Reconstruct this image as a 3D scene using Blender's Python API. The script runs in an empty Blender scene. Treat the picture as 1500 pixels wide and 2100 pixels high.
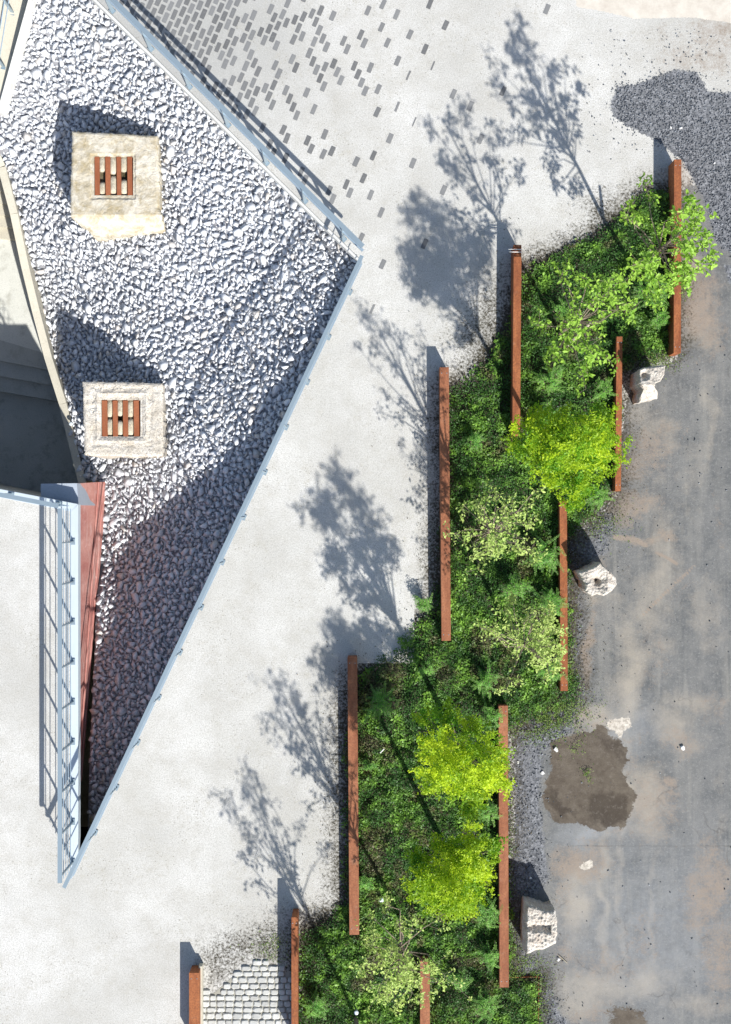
import bpy, math, random
import numpy as np
from mathutils import Vector, noise as mnoise
from mathutils.geometry import tessellate_polygon
random.seed(7); rng = np.random.default_rng(11)
S = bpy.context.scene; COL = S.collection
H = 28.0                                   # camera height above the plaza; photo pixel = 1 cm at the plaza
# ---------------------------------------------------------------- camera, sky, sun, exposure
cd = bpy.data.cameras.new('camera'); cam = bpy.data.objects.new('camera', cd); COL.objects.link(cam)
cam.location = (0, 0, H); cam.rotation_euler = (0, 0, 0)
cd.sensor_fit = 'VERTICAL'; cd.sensor_height = 24; cd.lens = 24*H/21.0
cd.clip_start = 0.5; cd.clip_end = 500
S.camera = cam
ELEV = math.radians(40.3); AZ = math.atan2(.454, -.891)
sd = bpy.data.lights.new('sun', 'SUN'); sd.energy = 4.7; sd.angle = math.radians(.6); sd.color = (1, .98, .935)
sun = bpy.data.objects.new('sun', sd); COL.objects.link(sun)
tosun = Vector((math.sin(AZ)*math.cos(ELEV), math.cos(AZ)*math.cos(ELEV), math.sin(ELEV)))
sun.rotation_euler = tosun.to_track_quat('Z', 'Y').to_euler(); sun.location = tosun*20
W = bpy.data.worlds.new('World'); S.world = W; W.use_nodes = True
wn = W.node_tree; bg = wn.nodes['Background']
sky = wn.nodes.new('ShaderNodeTexSky'); sky.sky_type = 'NISHITA'; sky.sun_disc = False
sky.sun_elevation = ELEV; sky.sun_rotation = AZ
wn.links.new(sky.outputs[0], bg.inputs[0]); bg.inputs[1].default_value = .098
S.view_settings.view_transform = 'Standard'; S.view_settings.look = 'None'
S.view_settings.exposure = .50; S.view_settings.gamma = 1
S.cycles.diffuse_bounces = 2; S.cycles.max_bounces = 6; S.cycles.transparent_max_bounces = 4

# ---------------------------------------------------------------- helpers
def P(px, py, z=0.0):
    f = (H-z)/H*.01
    return ((px-750)*f, -(py-1050)*f, z)
def Pa(px, py, z):
    f = (H-z)/H*.01
    return np.stack([(px-750)*f, -(py-1050)*f, z*np.ones_like(px)], -1)
def tag(o, label=None, cat=None, group=None, kind=None):
    if label: o['label'] = label
    if cat: o['category'] = cat
    if group: o['group'] = group
    if kind: o['kind'] = kind
    return o
def mesh_np(name, V, F, mat, parent=None, smooth=False, tint=None, loc=None):
    """V (n,3), F list or (m,k) int array, one colour attribute 'tint' per vertex"""
    V = np.asarray(V, float)
    if loc is not None: V = V - np.asarray(loc)
    me = bpy.data.meshes.new(name)
    if isinstance(F, np.ndarray):
        m, k = F.shape
        me.vertices.add(len(V)); me.vertices.foreach_set('co', V.ravel())
        me.loops.add(m*k); me.loops.foreach_set('vertex_index', F.ravel().astype(np.int32))
        me.polygons.add(m); me.polygons.foreach_set('loop_start', np.arange(0, m*k, k, dtype=np.int32))
        me.update(calc_edges=True)
    else:
        me.from_pydata([tuple(v) for v in V], [], [tuple(f) for f in F]); me.update()
    if tint is not None:
        tint = np.asarray(tint, float)
        if tint.ndim == 1: tint = np.stack([tint]*3, -1)
        a = me.color_attributes.new('tint', 'FLOAT_COLOR', 'POINT')
        c = np.ones((len(V), 4)); c[:, :3] = tint; a.data.foreach_set('color', c.ravel())
    if smooth: me.polygons.foreach_set('use_smooth', np.ones(len(me.polygons), bool))
    me.materials.append(mat)
    o = bpy.data.objects.new(name, me); COL.objects.link(o)
    if parent: o.parent = parent
    elif loc is not None: o.location = loc
    return o
def empty(name, loc, label, cat, group=None):
    o = bpy.data.objects.new(name, None); COL.objects.link(o); o.location = loc; o.empty_display_size = .2
    return tag(o, label, cat, group)
class MB:
    def __init__(s): s.v = []; s.f = []
    def add(s, v, f):
        n = len(s.v); s.v += [tuple(a) for a in v]; s.f += [tuple(i+n for i in q) for q in f]
    def prism(s, a, b, w, z0, z1, bev=0.0):
        """box along the plan line a->b (metres), width w, z0..z1, with small chamfer on top"""
        a = np.array(a[:2]); b = np.array(b[:2]); d = (b-a)/np.linalg.norm(b-a); n = np.array([-d[1], d[0]])*w/2
        base = [a-n, b-n, b+n, a+n]
        v = [(*p, z0) for p in base]
        if bev > 0:
            v += [(*p, z1-bev) for p in base]
            c = (a+b)/2
            ins = [a-n*(1-2*bev/w)+d*bev, b-n*(1-2*bev/w)-d*bev, b+n*(1-2*bev/w)-d*bev, a+n*(1-2*bev/w)+d*bev]
            v += [(*p, z1) for p in ins]
            f = [(3, 2, 1, 0), (8, 9, 10, 11)]
            for l in (0, 4):
                for i in range(4): j = (i+1) % 4; f.append((l+i, l+j, l+4+j, l+4+i))
        else:
            v += [(*p, z1) for p in base]
            f = [(3, 2, 1, 0), (4, 5, 6, 7)]+[(i, (i+1) % 4, 4+(i+1) % 4, 4+i) for i in range(4)]
        s.add(v, f)
    def bar(s, a, b, r, n=6):
        a = Vector(a); b = Vector(b); d = (b-a).normalized()
        u = d.orthogonal().normalized(); w = d.cross(u); v = []
        for p in (a, b):
            for i in range(n):
                t = 2*math.pi*i/n; v.append(p+(u*math.cos(t)+w*math.sin(t))*r)
        s.add(v, [(i, (i+1) % n, n+(i+1) % n, n+i) for i in range(n)]+[tuple(range(n-1, -1, -1)), tuple(range(n, 2*n))])
    def tube(s, pts, rad, n=6):
        pts = [Vector(p) for p in pts]; v = []; f = []
        for k, p in enumerate(pts):
            d = (pts[min(k+1, len(pts)-1)]-pts[max(k-1, 0)]).normalized()
            u = d.cross(Vector((.3, 1, .2))).normalized(); w = d.cross(u)
            for i in range(n):
                t = 2*math.pi*i/n; v.append(p+(u*math.cos(t)+w*math.sin(t))*rad[k])
        for k in range(len(pts)-1):
            for i in range(n): j = (i+1) % n; f.append((k*n+i, k*n+j, (k+1)*n+j, (k+1)*n+i))
        f.append(tuple(range(n-1, -1, -1))); f.append(tuple(range((len(pts)-1)*n, len(pts)*n)))
        s.add(v, f)
    def poly(s, pts, z0, z1):
        n = len(pts); v = [(p[0], p[1], z0) for p in pts]+[(p[0], p[1], z1) for p in pts]
        s.add(v, [tuple(range(n-1, -1, -1)), tuple(range(n, 2*n))]+[(i, (i+1) % n, n+(i+1) % n, n+i) for i in range(n)])
    def build(s, name, mat, parent=None, loc=None, smooth=False):
        return mesh_np(name, s.v, s.f, mat, parent, smooth, loc=loc)
# value noise in numpy
def vnoise(x, y, seed=0, f=1.0):
    x = x*f; y = y*f; xi = np.floor(x).astype(int); yi = np.floor(y).astype(int); fx = x-xi; fy = y-yi
    fx = fx*fx*(3-2*fx); fy = fy*fy*(3-2*fy)
    def h(a, b):
        n = (a*374761393+b*668265263+seed*974711) & 0x7fffffff
        n = ((n ^ (n >> 13))*1274126177) & 0x7fffffff
        return ((n ^ (n >> 16)) & 0xffff)/65535.0
    return (h(xi, yi)*(1-fx)+h(xi+1, yi)*fx)*(1-fy)+(h(xi, yi+1)*(1-fx)+h(xi+1, yi+1)*fx)*fy
def fbm(x, y, seed=0, f=1.0, o=4):
    r = 0; a = .5; t = 0
    for i in range(o): r = r+a*vnoise(x, y, seed+i*17, f); t += a; a *= .55; f *= 2.03
    return r/t
def inpoly(x, y, poly):
    c = np.zeros(x.shape, bool); n = len(poly)
    for i in range(n):
        x0, y0 = poly[i]; x1, y1 = poly[(i+1) % n]
        if y0 == y1: continue
        c ^= ((y0 > y) != (y1 > y)) & (x < (x1-x0)*(y-y0)/(y1-y0)+x0)
    return c
def polydist(x, y, poly):
    """signed distance, positive inside (pixels)"""
    d = np.full(x.shape, 1e9); n = len(poly)
    for i in range(n):
        ax, ay = poly[i]; bx, by = poly[(i+1) % n]; dx, dy = bx-ax, by-ay
        t = np.clip(((x-ax)*dx+(y-ay)*dy)/(dx*dx+dy*dy+1e-9), 0, 1)
        d = np.minimum(d, np.hypot(x-ax-t*dx, y-ay-t*dy))
    return np.where(inpoly(x, y, poly), d, -d)

# ---------------------------------------------------------------- materials
class NT:
    def __init__(s, name, rough=.85, spec=.3):
        s.m = bpy.data.materials.new(name); s.m.use_nodes = True; s.t = s.m.node_tree; s.n = s.t.nodes
        s.b = s.n['Principled BSDF']; s.b.inputs['Roughness'].default_value = rough
        s.b.inputs['Specular IOR Level'].default_value = spec
        s.geo = s.n.new('ShaderNodeNewGeometry').outputs['Position']
    def link(s, a, b): s.t.links.new(a, b)
    def setv(s, sock, v):
        if isinstance(v, bpy.types.NodeSocket): s.link(v, sock)
        elif isinstance(v, (tuple, list)) and len(v) == 3 and len(sock.default_value) == 4: sock.default_value = (*v, 1)
        else: sock.default_value = v
    def map(s, scale=(1, 1, 1), rot=(0, 0, 0), vec=None):
        n = s.n.new('ShaderNodeMapping'); n.inputs['Scale'].default_value = scale; n.inputs['Rotation'].default_value = rot
        s.link(vec or s.geo, n.inputs[0]); return n.outputs[0]
    def noise(s, sc, det=4, rough=.6, vec=None, dist=0):
        n = s.n.new('ShaderNodeTexNoise'); n.inputs['Scale'].default_value = sc; n.inputs['Detail'].default_value = det
        n.inputs['Roughness'].default_value = rough; n.inputs['Distortion'].default_value = dist
        s.link(vec or s.geo, n.inputs['Vector']); return n.outputs['Fac']
    def vor(s, sc, feat='F1', out='Distance', vec=None, rnd=1):
        n = s.n.new('ShaderNodeTexVoronoi'); n.feature = feat; n.inputs['Scale'].default_value = sc
        n.inputs['Randomness'].default_value = rnd
        s.link(vec or s.geo, n.inputs['Vector']); return n.outputs[out]
    def ramp(s, f, *st):
        n = s.n.new('ShaderNodeValToRGB'); e = n.color_ramp.elements
        while len(e) < len(st): e.new(.5)
        for i, (p, c) in enumerate(st):
            e[i].position = p; e[i].color = (c, c, c, 1) if not isinstance(c, (tuple, list)) else (*c, 1)
        s.link(f, n.inputs[0]); return n.outputs[0]
    def mix(s, f, a, b, mode='MIX'):
        n = s.n.new('ShaderNodeMix'); n.data_type = 'RGBA'; n.blend_type = mode
        s.setv(n.inputs[0], f); s.setv(n.inputs[6], a); s.setv(n.inputs[7], b); return n.outputs[2]
    def math(s, op, a, b=0.0, clamp=False):
        n = s.n.new('ShaderNodeMath'); n.operation = op; n.use_clamp = clamp
        s.setv(n.inputs[0], a); s.setv(n.inputs[1], b); return n.outputs[0]
    def attr(s, name='tint'):
        n = s.n.new('ShaderNodeVertexColor'); n.layer_name = name
        sp = s.n.new('ShaderNodeSeparateColor'); s.link(n.outputs[0], sp.inputs[0]); return sp.outputs
    def bump(s, h, st=.5, d=.02):
        n = s.n.new('ShaderNodeBump'); n.inputs['Strength'].default_value = st; n.inputs['Distance'].default_value = d
        s.link(h, n.inputs['Height']); s.link(n.outputs[0], s.b.inputs['Normal'])
    def col(s, c): s.setv(s.b.inputs['Base Color'], c); return s

def pale_paving(m):
    """the whitish compacted surface of the plaza, world coordinates so that sheets join seamlessly"""
    big = m.noise(.35, 5, .6); mid = m.noise(2.2, 6, .7); fine = m.noise(38, 3, .8)
    c = m.mix(m.ramp(big, (.38, 0), (.62, 1)), (.51, .495, .46), (.66, .645, .61))
    c = m.mix(m.ramp(mid, (.44, 0), (.72, .7)), c, (.46, .435, .385))
    c = m.mix(m.ramp(m.noise(.7, 6, .7, dist=.8), (.52, 0), (.66, .5)), c, (.68, .665, .64))
    c = m.mix(m.ramp(fine, (.34, .8), (.54, 0)), c, (.33, .32, .29))
    c = m.mix(m.ramp(m.noise(75, 2, .8), (.36, .7), (.46, 0)), c, (.30, .285, .25))
    # grey grime caught between the densely set bricks
    dv = m.n.new('ShaderNodeVectorMath'); dv.operation = 'DISTANCE'; m.link(m.geo, dv.inputs[0]); dv.inputs[1].default_value = (-4.1, 10.2, 0)
    gr = m.ramp(m.math('MULTIPLY', m.math('ADD', dv.outputs['Value'], m.math('MULTIPLY', m.noise(1.3, 6, .75), 2.4)), .12), (.30, .85), (.62, 0))
    c = m.mix(gr, c, (.36, .355, .335))
    c = m.mix(m.ramp(m.noise(38, 3, .8, vec=m.map((1, 1, 1), (0, 0, 1))), (.52, 0), (.75, .5)), c, (.74, .73, .71))
    # scattered dark specks and small smudges gathered in drifts
    v = m.vor(16); sp = m.ramp(v, (.07, 1), (.24, 0)); dr = m.ramp(m.noise(.9, 4, .7), (.46, 0), (.58, 1))
    c = m.mix(m.math('MULTIPLY', sp, m.math('MULTIPLY', dr, .8)), c, (.20, .18, .14))
    v2 = m.ramp(m.vor(5.5), (.025, .8), (.05, 0)); c = m.mix(m.math('MULTIPLY', v2, m.ramp(m.noise(1.7), (.5, 0), (.6, 1))), c, (.12, .11, .09))
    sm = m.ramp(m.noise(7, 6, .85), (.52, 0), (.66, .55)); c = m.mix(m.math('MULTIPLY', sm, dr), c, (.40, .37, .30))
    return c, fine
m = NT('plaza_paving', .9, .2); c, fine = pale_paving(m); m.col(c); m.bump(fine, .35, .01); M_PLAZA = m.m

# east ground: tint r = asphalt, g = dirt/soil, b = damp; second attribute: r concrete, g dark gravel, b brown stain
m = NT('ground_mix', .9, .2)
pale, fine = pale_paving(m)
wob = m.noise(5, 5, .75); wob2 = m.noise(20, 4, .8)
def edge(ch, w=.5, w2=.4):
    t = m.math('ADD', ch, m.math('MULTIPLY', m.math('SUBTRACT', wob, .5), w))
    t = m.math('ADD', t, m.math('MULTIPLY', m.math('SUBTRACT', wob2, .5), w2))
    return t
A = m.attr('tint'); B = m.attr('tint2')
streak = m.noise(1.0, 5, .65, vec=m.map((2.6, .22, 1), (0, 0, .16)))
streak2 = m.noise(1.0, 6, .7, vec=m.map((6.5, .3, 1), (0, 0, .12)))
as_ = m.mix(m.ramp(m.noise(.8, 5, .6), (.35, 0), (.65, 1)), (.105, .109, .110), (.175, .174, .169))
as_ = m.mix(m.ramp(m.noise(55, 3, .85), (.38, .8), (.52, 0)), as_, (.10, .102, .105))
as_ = m.mix(m.ramp(m.noise(17, 5, .85), (.52, 0), (.66, .5)), as_, (.34, .335, .32))
C3 = m.attr('tint3')
as_ = m.mix(m.ramp(m.noise(3.2, 6, .75), (.40, 0), (.75, .5)), as_, (.24, .232, .215))
as_ = m.mix(m.ramp(streak, (.48, 0), (.74, .4)), as_, (.30, .285, .255))
as_ = m.mix(m.ramp(streak2, (.60, 0), (.78, .25)), as_, (.36, .335, .28))
dust = m.math('ADD', C3[0], m.math('MULTIPLY', m.math('SUBTRACT', m.noise(2.1, 6, .72), .5), 1.1))
as_ = m.mix(m.ramp(dust, (.22, 0), (.80, .8)), as_, (.37, .325, .265))
as_ = m.mix(m.math('MULTIPLY', C3[1], m.ramp(m.noise(4, 5, .7), (.3, .4), (.6, .9))), as_, (.30, .31, .32))
as_ = m.mix(m.ramp(m.vor(9), (.03, .8), (.07, 0)), as_, (.09, .085, .08))
as_ = m.mix(m.ramp(m.vor(23), (.04, .5), (.10, 0)), as_, (.36, .35, .33))
cr = m.vor(.42, 'DISTANCE_TO_EDGE', vec=m.map((1, .7, 1)))
crk = m.math('MULTIPLY', m.ramp(m.math('ADD', cr, m.math('MULTIPLY', m.math('SUBTRACT', m.noise(6), .5), .10)), (.498, 0), (.5, 0), (.502, 0)), 1)
sepn = m.n.new('ShaderNodeSeparateXYZ'); m.link(m.geo, sepn.inputs[0]); X, Y = sepn.outputs[0], sepn.outputs[1]
for (yy, x0) in ((-6.85, 4.2),):           # worn construction joints across the asphalt
    dj = m.math('ABSOLUTE', m.math('ADD', m.math('SUBTRACT', Y, yy), m.math('MULTIPLY', m.math('SUBTRACT', m.noise(2.5), .5), .05)))
    jm = m.math('MULTIPLY', m.ramp(dj, (.006, .6), (.014, 0)), m.math('GREATER_THAN', X, x0))
    as_ = m.mix(m.math('MULTIPLY', jm, m.ramp(m.noise(3), (.35, .2), (.6, 1))), as_, (.085, .08, .075))
cv = m.n.new('ShaderNodeVectorMath'); cv.operation = 'ADD'; m.link(m.geo, cv.inputs[0])
nz = m.n.new('ShaderNodeTexNoise'); nz.inputs['Scale'].default_value = 2.2; nz.inputs['Detail'].default_value = 6; m.link(m.geo, nz.inputs['Vector']); m.link(m.mix(.75, (0, 0, 0), nz.outputs['Color']), cv.inputs[1])
ck = m.ramp(m.vor(.55, 'DISTANCE_TO_EDGE', vec=cv.outputs[0]), (.004, 1), (.010, 0))
as_ = m.mix(m.math('MULTIPLY', ck, m.ramp(m.noise(.9, 4), (.52, 0), (.64, .5))), as_, (.08, .075, .07))
tyre = m.noise(1.0, 5, .6, vec=m.map((4.2, .24, 1), (0, 0, -.28)), dist=.5)
as_ = m.mix(m.math('MULTIPLY', m.ramp(tyre, (.54, 0), (.68, .34)), m.ramp(m.noise(.5, 3), (.42, 0), (.6, 1))), as_, (.34, .32, .28))
brown = m.mix(m.noise(9, 5, .7), (.25, .20, .16), (.33, .27, .215))
brown = m.mix(m.ramp(m.vor(14), (.05, .7), (.12, 0)), brown, (.13, .10, .08))
c = m.mix(m.ramp(edge(A[0]), (.44, 0), (.54, 1)), pale, as_)
c = m.mix(m.ramp(edge(B[2], .9, .35), (.34, 0), (.66, .85)), c, brown)
dg = m.mix(m.ramp(m.vor(26, out='Color'), (.1, 0), (.9, 1)), (.07, .075, .085), (.26, .265, .28))
c = m.mix(m.ramp(edge(B[1], .5, 1.1), (.46, 0), (.54, .95)), c, dg)
soil = m.mix(m.ramp(m.noise(16, 5, .8), (.3, 0), (.7, 1)), (.018, .016, .011), (.10, .088, .062))
c = m.mix(m.ramp(edge(A[1], .8, 1.5), (.24, 0), (.40, .35), (.66, 1)), c, soil)
damp = m.mix(m.ramp(m.noise(3, 6, .75), (.35, 0), (.65, 1)), (.078, .060, .044), (.145, .120, .092))
damp = m.mix(m.ramp(m.math('ADD', C3[2], m.math('MULTIPLY', m.math('SUBTRACT', m.noise(5, 6, .8), .5), 1.9)), (.40, 0), (.95, .8)), damp, (.050, .038, .028))
damp = m.mix(m.ramp(m.noise(9, 6, .8), (.54, 0), (.66, .6)), damp, (.18, .155, .13))
damp = m.mix(m.ramp(m.vor(30), (.06, .7), (.2, 0)), damp, (.05, .045, .04))
c = m.mix(m.ramp(edge(A[2], 1.1, .8), (.42, 0), (.60, .95)), c, damp)
conc = m.mix(m.ramp(m.noise(2.5, 6, .75), (.35, 0), (.65, 1)), (.52, .46, .39), (.66, .61, .53))
conc = m.mix(m.math('MULTIPLY', m.ramp(m.noise(13, 6, .85), (.46, 0), (.56, .85)), m.math('LESS_THAN', Y, 5.0)), conc, (.34, .30, .25))
c = m.mix(m.ramp(edge(B[0], .7, .9), (.46, 0), (.56, 1)), c, conc)
m.col(c); hb = m.math('ADD', fine, m.math('MULTIPLY', m.math('MULTIPLY', m.vor(26), B[1]), 2.0))
m.bump(hb, .5, .012); M_GROUND = m.m

def mat_stone(name, a, b, d, sc=1.0, rough=.85, stain=(.3, .24, .16), sta=.55, pit=.6):
    m = NT(name, rough, .25)
    c = m.mix(m.ramp(m.noise(2.2*sc, 6, .7), (.38, 0), (.62, 1)), a, b); c = m.mix(m.ramp(m.noise(1.1*sc, 6, .8), (.54, 0), (.66, .45)), c, stain)
    c = m.mix(m.ramp(m.noise(3.1*sc, 6, .75, dist=.6), (.43, 0), (.62, sta)), c, stain)
    c = m.mix(m.ramp(m.noise(30*sc, 4, .8), (.38, pit), (.49, 0)), c, d)
    m.col(c); m.bump(m.noise(22*sc, 6, .8), .9, .03); return m.m
M_BLOCK1 = mat_stone('limestone_yellow', (.64, .58, .47), (.77, .72, .62), (.46, .39, .29), 1, .85, (.40, .32, .18), .85, .35)
M_BLOCK2 = mat_stone('limestone_pale', (.68, .62, .53), (.80, .75, .67), (.24, .20, .15), 1.2, .85, (.46, .38, .28), .45, .9)
M_ROCK = mat_stone('rough_rock', (.66, .60, .52), (.80, .76, .69), (.22, .18, .15), 1.8, .85, (.46, .37, .30), .55, .8)
M_LUMP = mat_stone('pale_stone_infill', (.70, .62, .46), (.80, .74, .60), (.40, .33, .2), 2)
M_DARKHOLE = mat_stone('dark_recess_stone', (.05, .045, .02), (.10, .09, .04), (.03, .03, .02), 2)  # dark olive stone colour for the recess floor beneath the bars
# marble gravel
m = NT('marble_gravel', .7, .3); A = m.attr()
c = m.mix(A[0], (.50, .515, .55), (.80, .81, .83)); c = m.mix(m.ramp(A[1], (.90, 0), (.95, .7)), c, (.62, .55, .47))
c = m.mix(m.ramp(m.noise(18, 5, .7), (.45, 0), (.7, .35)), c, (.46, .48, .53)); m.col(c); m.bump(m.noise(40, 3), .25, .008); M_MARBLE = m.m
m = NT('gravel_bed', .95); m.col(m.mix(m.noise(20), (.16, .16, .17), (.36, .36, .38))); M_BED = m.m
m = NT('dark_gravel', .8, .3); A = m.attr()
c = m.mix(m.ramp(A[0], (0, 0), (.75, .45), (1, 1)), (.055, .062, .075), (.33, .35, .38)); m.col(c); M_DGRAVEL = m.m
m = NT('white_pebble', .8); m.col(m.mix(m.noise(20), (.62, .6, .57), (.8, .79, .77))); M_PEB = m.m
# corten
def corten(name, a, b, dark, seed):
    m = NT(name, .8, .3)
    c = m.mix(m.ramp(m.noise(1.1, 6, .75, vec=m.map((4, 1.1, 1), (0, 0, seed))), (.40, 0), (.60, 1)), a, b)
    c = m.mix(m.ramp(m.noise(28, 4, .8), (.40, .55), (.56, 0)), c, dark)
    c = m.mix(m.ramp(m.noise(4, 6, .75), (.58, 0), (.72, .45)), c, (.36, .22, .15))
    m.col(c); m.bump(m.noise(60, 3), .2, .004); return m.m
M_CORTEN = corten('corten_steel', (.235, .072, .028), (.385, .135, .050), (.13, .045, .022), .1)
M_CORTEN2 = corten('corten_steel_dusty', (.265, .095, .045), (.385, .155, .076), (.16, .062, .034), .1)
M_BAR = corten('rusty_bar', (.27, .085, .035), (.36, .125, .055), (.20, .065, .03), .3)
# steel
m = NT('galvanised_steel', .42, .5); m.b.inputs['Metallic'].default_value = .35
c = m.mix(m.noise(3, 5, .7, vec=m.map((1, .3, 1))), (.25, .32, .37), (.34, .42, .47)); m.col(c); M_STEEL = m.m
m = NT('pale_steel', .5, .5); m.b.inputs['Metallic'].default_value = .2
c = m.mix(m.noise(2.5, 5, .7, vec=m.map((2, .4, 1))), (.50, .57, .62), (.68, .74, .77))
c = m.mix(m.ramp(m.noise(9, 6, .8), (.58, 0), (.75, .4)), c, (.42, .42, .38)); m.col(c); M_PSTEEL = m.m
m = NT('steel_cable', .4, .5); m.b.inputs['Metallic'].default_value = .5; m.col((.42, .52, .60)); M_CABLE = m.m
# red wall: streaked, worn paint
m = NT('worn_red_paint', .85, .25)
c = m.mix(m.ramp(m.noise(1, 6, .75, vec=m.map((14, 2.2, .8))), (.35, 0), (.65, 1)), (.44, .17, .145), (.62, .32, .27))
c = m.mix(m.ramp(m.noise(1, 6, .8, vec=m.map((9, 1.0, 3.5))), (.54, 0), (.72, .8)), c, (.74, .58, .52))
c = m.mix(m.ramp(m.noise(1, 5, .8, vec=m.map((20, 6, 6))), (.60, 0), (.72, .8)), c, (.80, .72, .68))
m.col(c); m.bump(m.noise(1, 5, .8, vec=m.map((16, 2, 6))), .4, .01); M_RED = m.m
def concrete(name, a, b, dark=(.12, .11, .09), am=.5):
    m = NT(name, .9, .2)
    c = m.mix(m.noise(1.3, 6, .65), a, b); c = m.mix(m.ramp(m.noise(2.8, 6, .75), (.52, 0), (.72, am)), c, dark)
    c = m.mix(m.ramp(m.noise(45, 2, .8), (.35, .35), (.5, 0)), c, tuple(x*.6 for x in a)); m.col(c); m.bump(m.noise(35, 3), .3, .01); return m.m
M_CONC = concrete('concrete_grey', (.38, .385, .345), (.56, .555, .51), (.16, .15, .11), .6)
M_CONCB = concrete('concrete_beige', (.50, .46, .37), (.60, .56, .46), (.34, .31, .24), .4)
M_CONCW = concrete('concrete_white', (.60, .59, .56), (.70, .69, .66), (.40, .38, .34), .4)
M_LAND = concrete('landing_concrete', (.56, .56, .50), (.70, .695, .64), (.22, .20, .15), .5)
M_BOX = concrete('painted_bluegrey', (.36, .40, .46), (.44, .48, .54), (.3, .33, .36), .3)
m = NT('dark_brick', .85); A = m.attr()
c = m.mix(A[0], (.13, .13, .13), (.22, .22, .218)); c = m.mix(m.ramp(m.noise(30, 4, .8), (.5, 0), (.8, .5)), c, (.32, .32, .31))
m.col(c); M_BRICK = m.m
m = NT('brick_joint', .9); m.col(m.mix(m.ramp(m.noise(2.5, 6, .8), (.35, 0), (.65, 1)), (.34, .335, .31), (.50, .49, .46))); M_JOINT = m.m
m = NT('white_cobble', .85); A = m.attr()
c = m.mix(A[0], (.42, .42, .40), (.60, .60, .57)); c = m.mix(m.ramp(m.noise(9, 5, .8), (.5, 0), (.75, .6)), c, (.40, .37, .29)); m.col(c); m.bump(m.noise(30, 4), .5, .01); M_COB = m.m
m = NT('bark', .9); c = m.mix(m.noise(14, 4, .8), (.16, .12, .085), (.33, .27, .21)); m.col(c); m.bump(m.noise(40, 3), .5, .01); M_BARK = m.m
m = NT('pale_bark', .9); c = m.mix(m.noise(14, 4, .8), (.32, .27, .19), (.50, .45, .34)); m.col(c); M_PBARK = m.m
m = NT('white_glass', .25, .5); m.col((.66, .72, .74)); M_GLASS = m.m
m = NT('lamp_rim', .4, .5); m.col((.30, .33, .34)); M_RIM = m.m
m = NT('white_tube', .5); m.col((.72, .70, .66)); M_TUBE = m.m
def leafmat(name, a, b, c3=None, trans=.35, bright=0.0, ns=3.0):
    m = NT(name, .5, .35); A = m.attr()
    c = m.mix(A[0], a, b)
    if c3: c = m.mix(m.ramp(A[1], (.4, 0), (.9, 1)), c, c3)
    m.col(c)
    t = m.n.new('ShaderNodeBsdfTranslucent'); tc = m.mix(.5, c, m.mix(1, c, (1.35, 1.25, .5), 'MULTIPLY')); m.link(tc, t.inputs[0])
    x = m.n.new('ShaderNodeMixShader'); x.inputs[0].default_value = trans
    m.link(m.b.outputs[0], x.inputs[1]); m.link(t.outputs[0], x.inputs[2]); m.link(x.outputs[0], m.n['Material Output'].inputs[0])
    return m.m
L_LOOSE = leafmat('leaf_loose', (.17, .36, .03), (.40, .62, .09))
L_PALE = leafmat('leaf_pale', (.28, .44, .08), (.58, .70, .22))
L_LIME = leafmat('leaf_lime', (.08, .27, .015), (.58, .74, .03), (.20, .46, .03), .5)
L_LIME2 = leafmat('leaf_yellow', (.09, .27, .012), (.60, .76, .03), (.22, .44, .03), .5)
L_FERN = leafmat('leaf_fern', (.07, .25, .03), (.30, .60, .10))
L_COVER = leafmat('leaf_cover', (.036, .11, .018), (.25, .46, .06), (.15, .135, .06), .25)
L_WEED = leafmat('leaf_weed', (.06, .14, .02), (.26, .38, .07), (.20, .17, .09), .3)

# ---------------------------------------------------------------- pit shape
NEa, NEb = (-64, -260), (741, 533)
HOLE = [NEb, (160, 1770), (160, 1034), (0, 1003), (-400, 927), (-400, -260), NEa]
# gravel surface: smooth surface through measured heights
cp = [(200,0,-.5),(450,245,-.5),(600,395,-.5),(700,495,-.42),(732,535,-.30),(700,600,-.28),(640,720,-.28),(575,860,-.42),(525,980,-.8),(400,1200,-1.3),(300,1400,-1.35),
      (215,1640,-1.2),(160,1760,-1.1),(215,1000,-2.65),(198,1200,-2.30),(182,1400,-1.75),(170,1570,-1.3),(345,800,-1.32),(345,930,-1.60),
      (300,1010,-2.15),(245,1070,-2.55),(222,1180,-2.45),(400,985,-1.42),(470,925,-.95),(103,590,-2.75),(150,900,-2.75),(165,980,-2.75),(60,480,-2.2),(12,345,-1.8),(110,240,-1.58),
      (90,320,-1.85),(325,280,-.85),(330,470,-1.05),(200,560,-1.95),(300,700,-1.6),(130,50,-.75),(60,0,-.72),(0,230,-1.45),(70,-100,-.5),(440,600,-1.15),
      (500,450,-.80),(150,480,-1.80),(560,640,-.80),(300,1200,-1.85),(420,760,-1.30),(520,780,-.90),(600,540,-.62)]
cw = np.array([P(*c) for c in cp]); n = len(cw)
def tps(r): return np.where(r > 1e-9, r*r*np.log(r+1e-12), 0)
R_ = np.linalg.norm(cw[:, None, :2]-cw[None, :, :2], axis=-1)
Kk = np.zeros((n+3, n+3)); Kk[:n, :n] = tps(R_)+np.eye(n)*.05; Kk[:n, n] = 1; Kk[:n, n+1:] = cw[:, :2]; Kk[n, :n] = 1; Kk[n+1:, :n] = cw[:, :2].T
sol = np.linalg.solve(Kk, np.concatenate([cw[:, 2], np.zeros(3)]))
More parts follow.
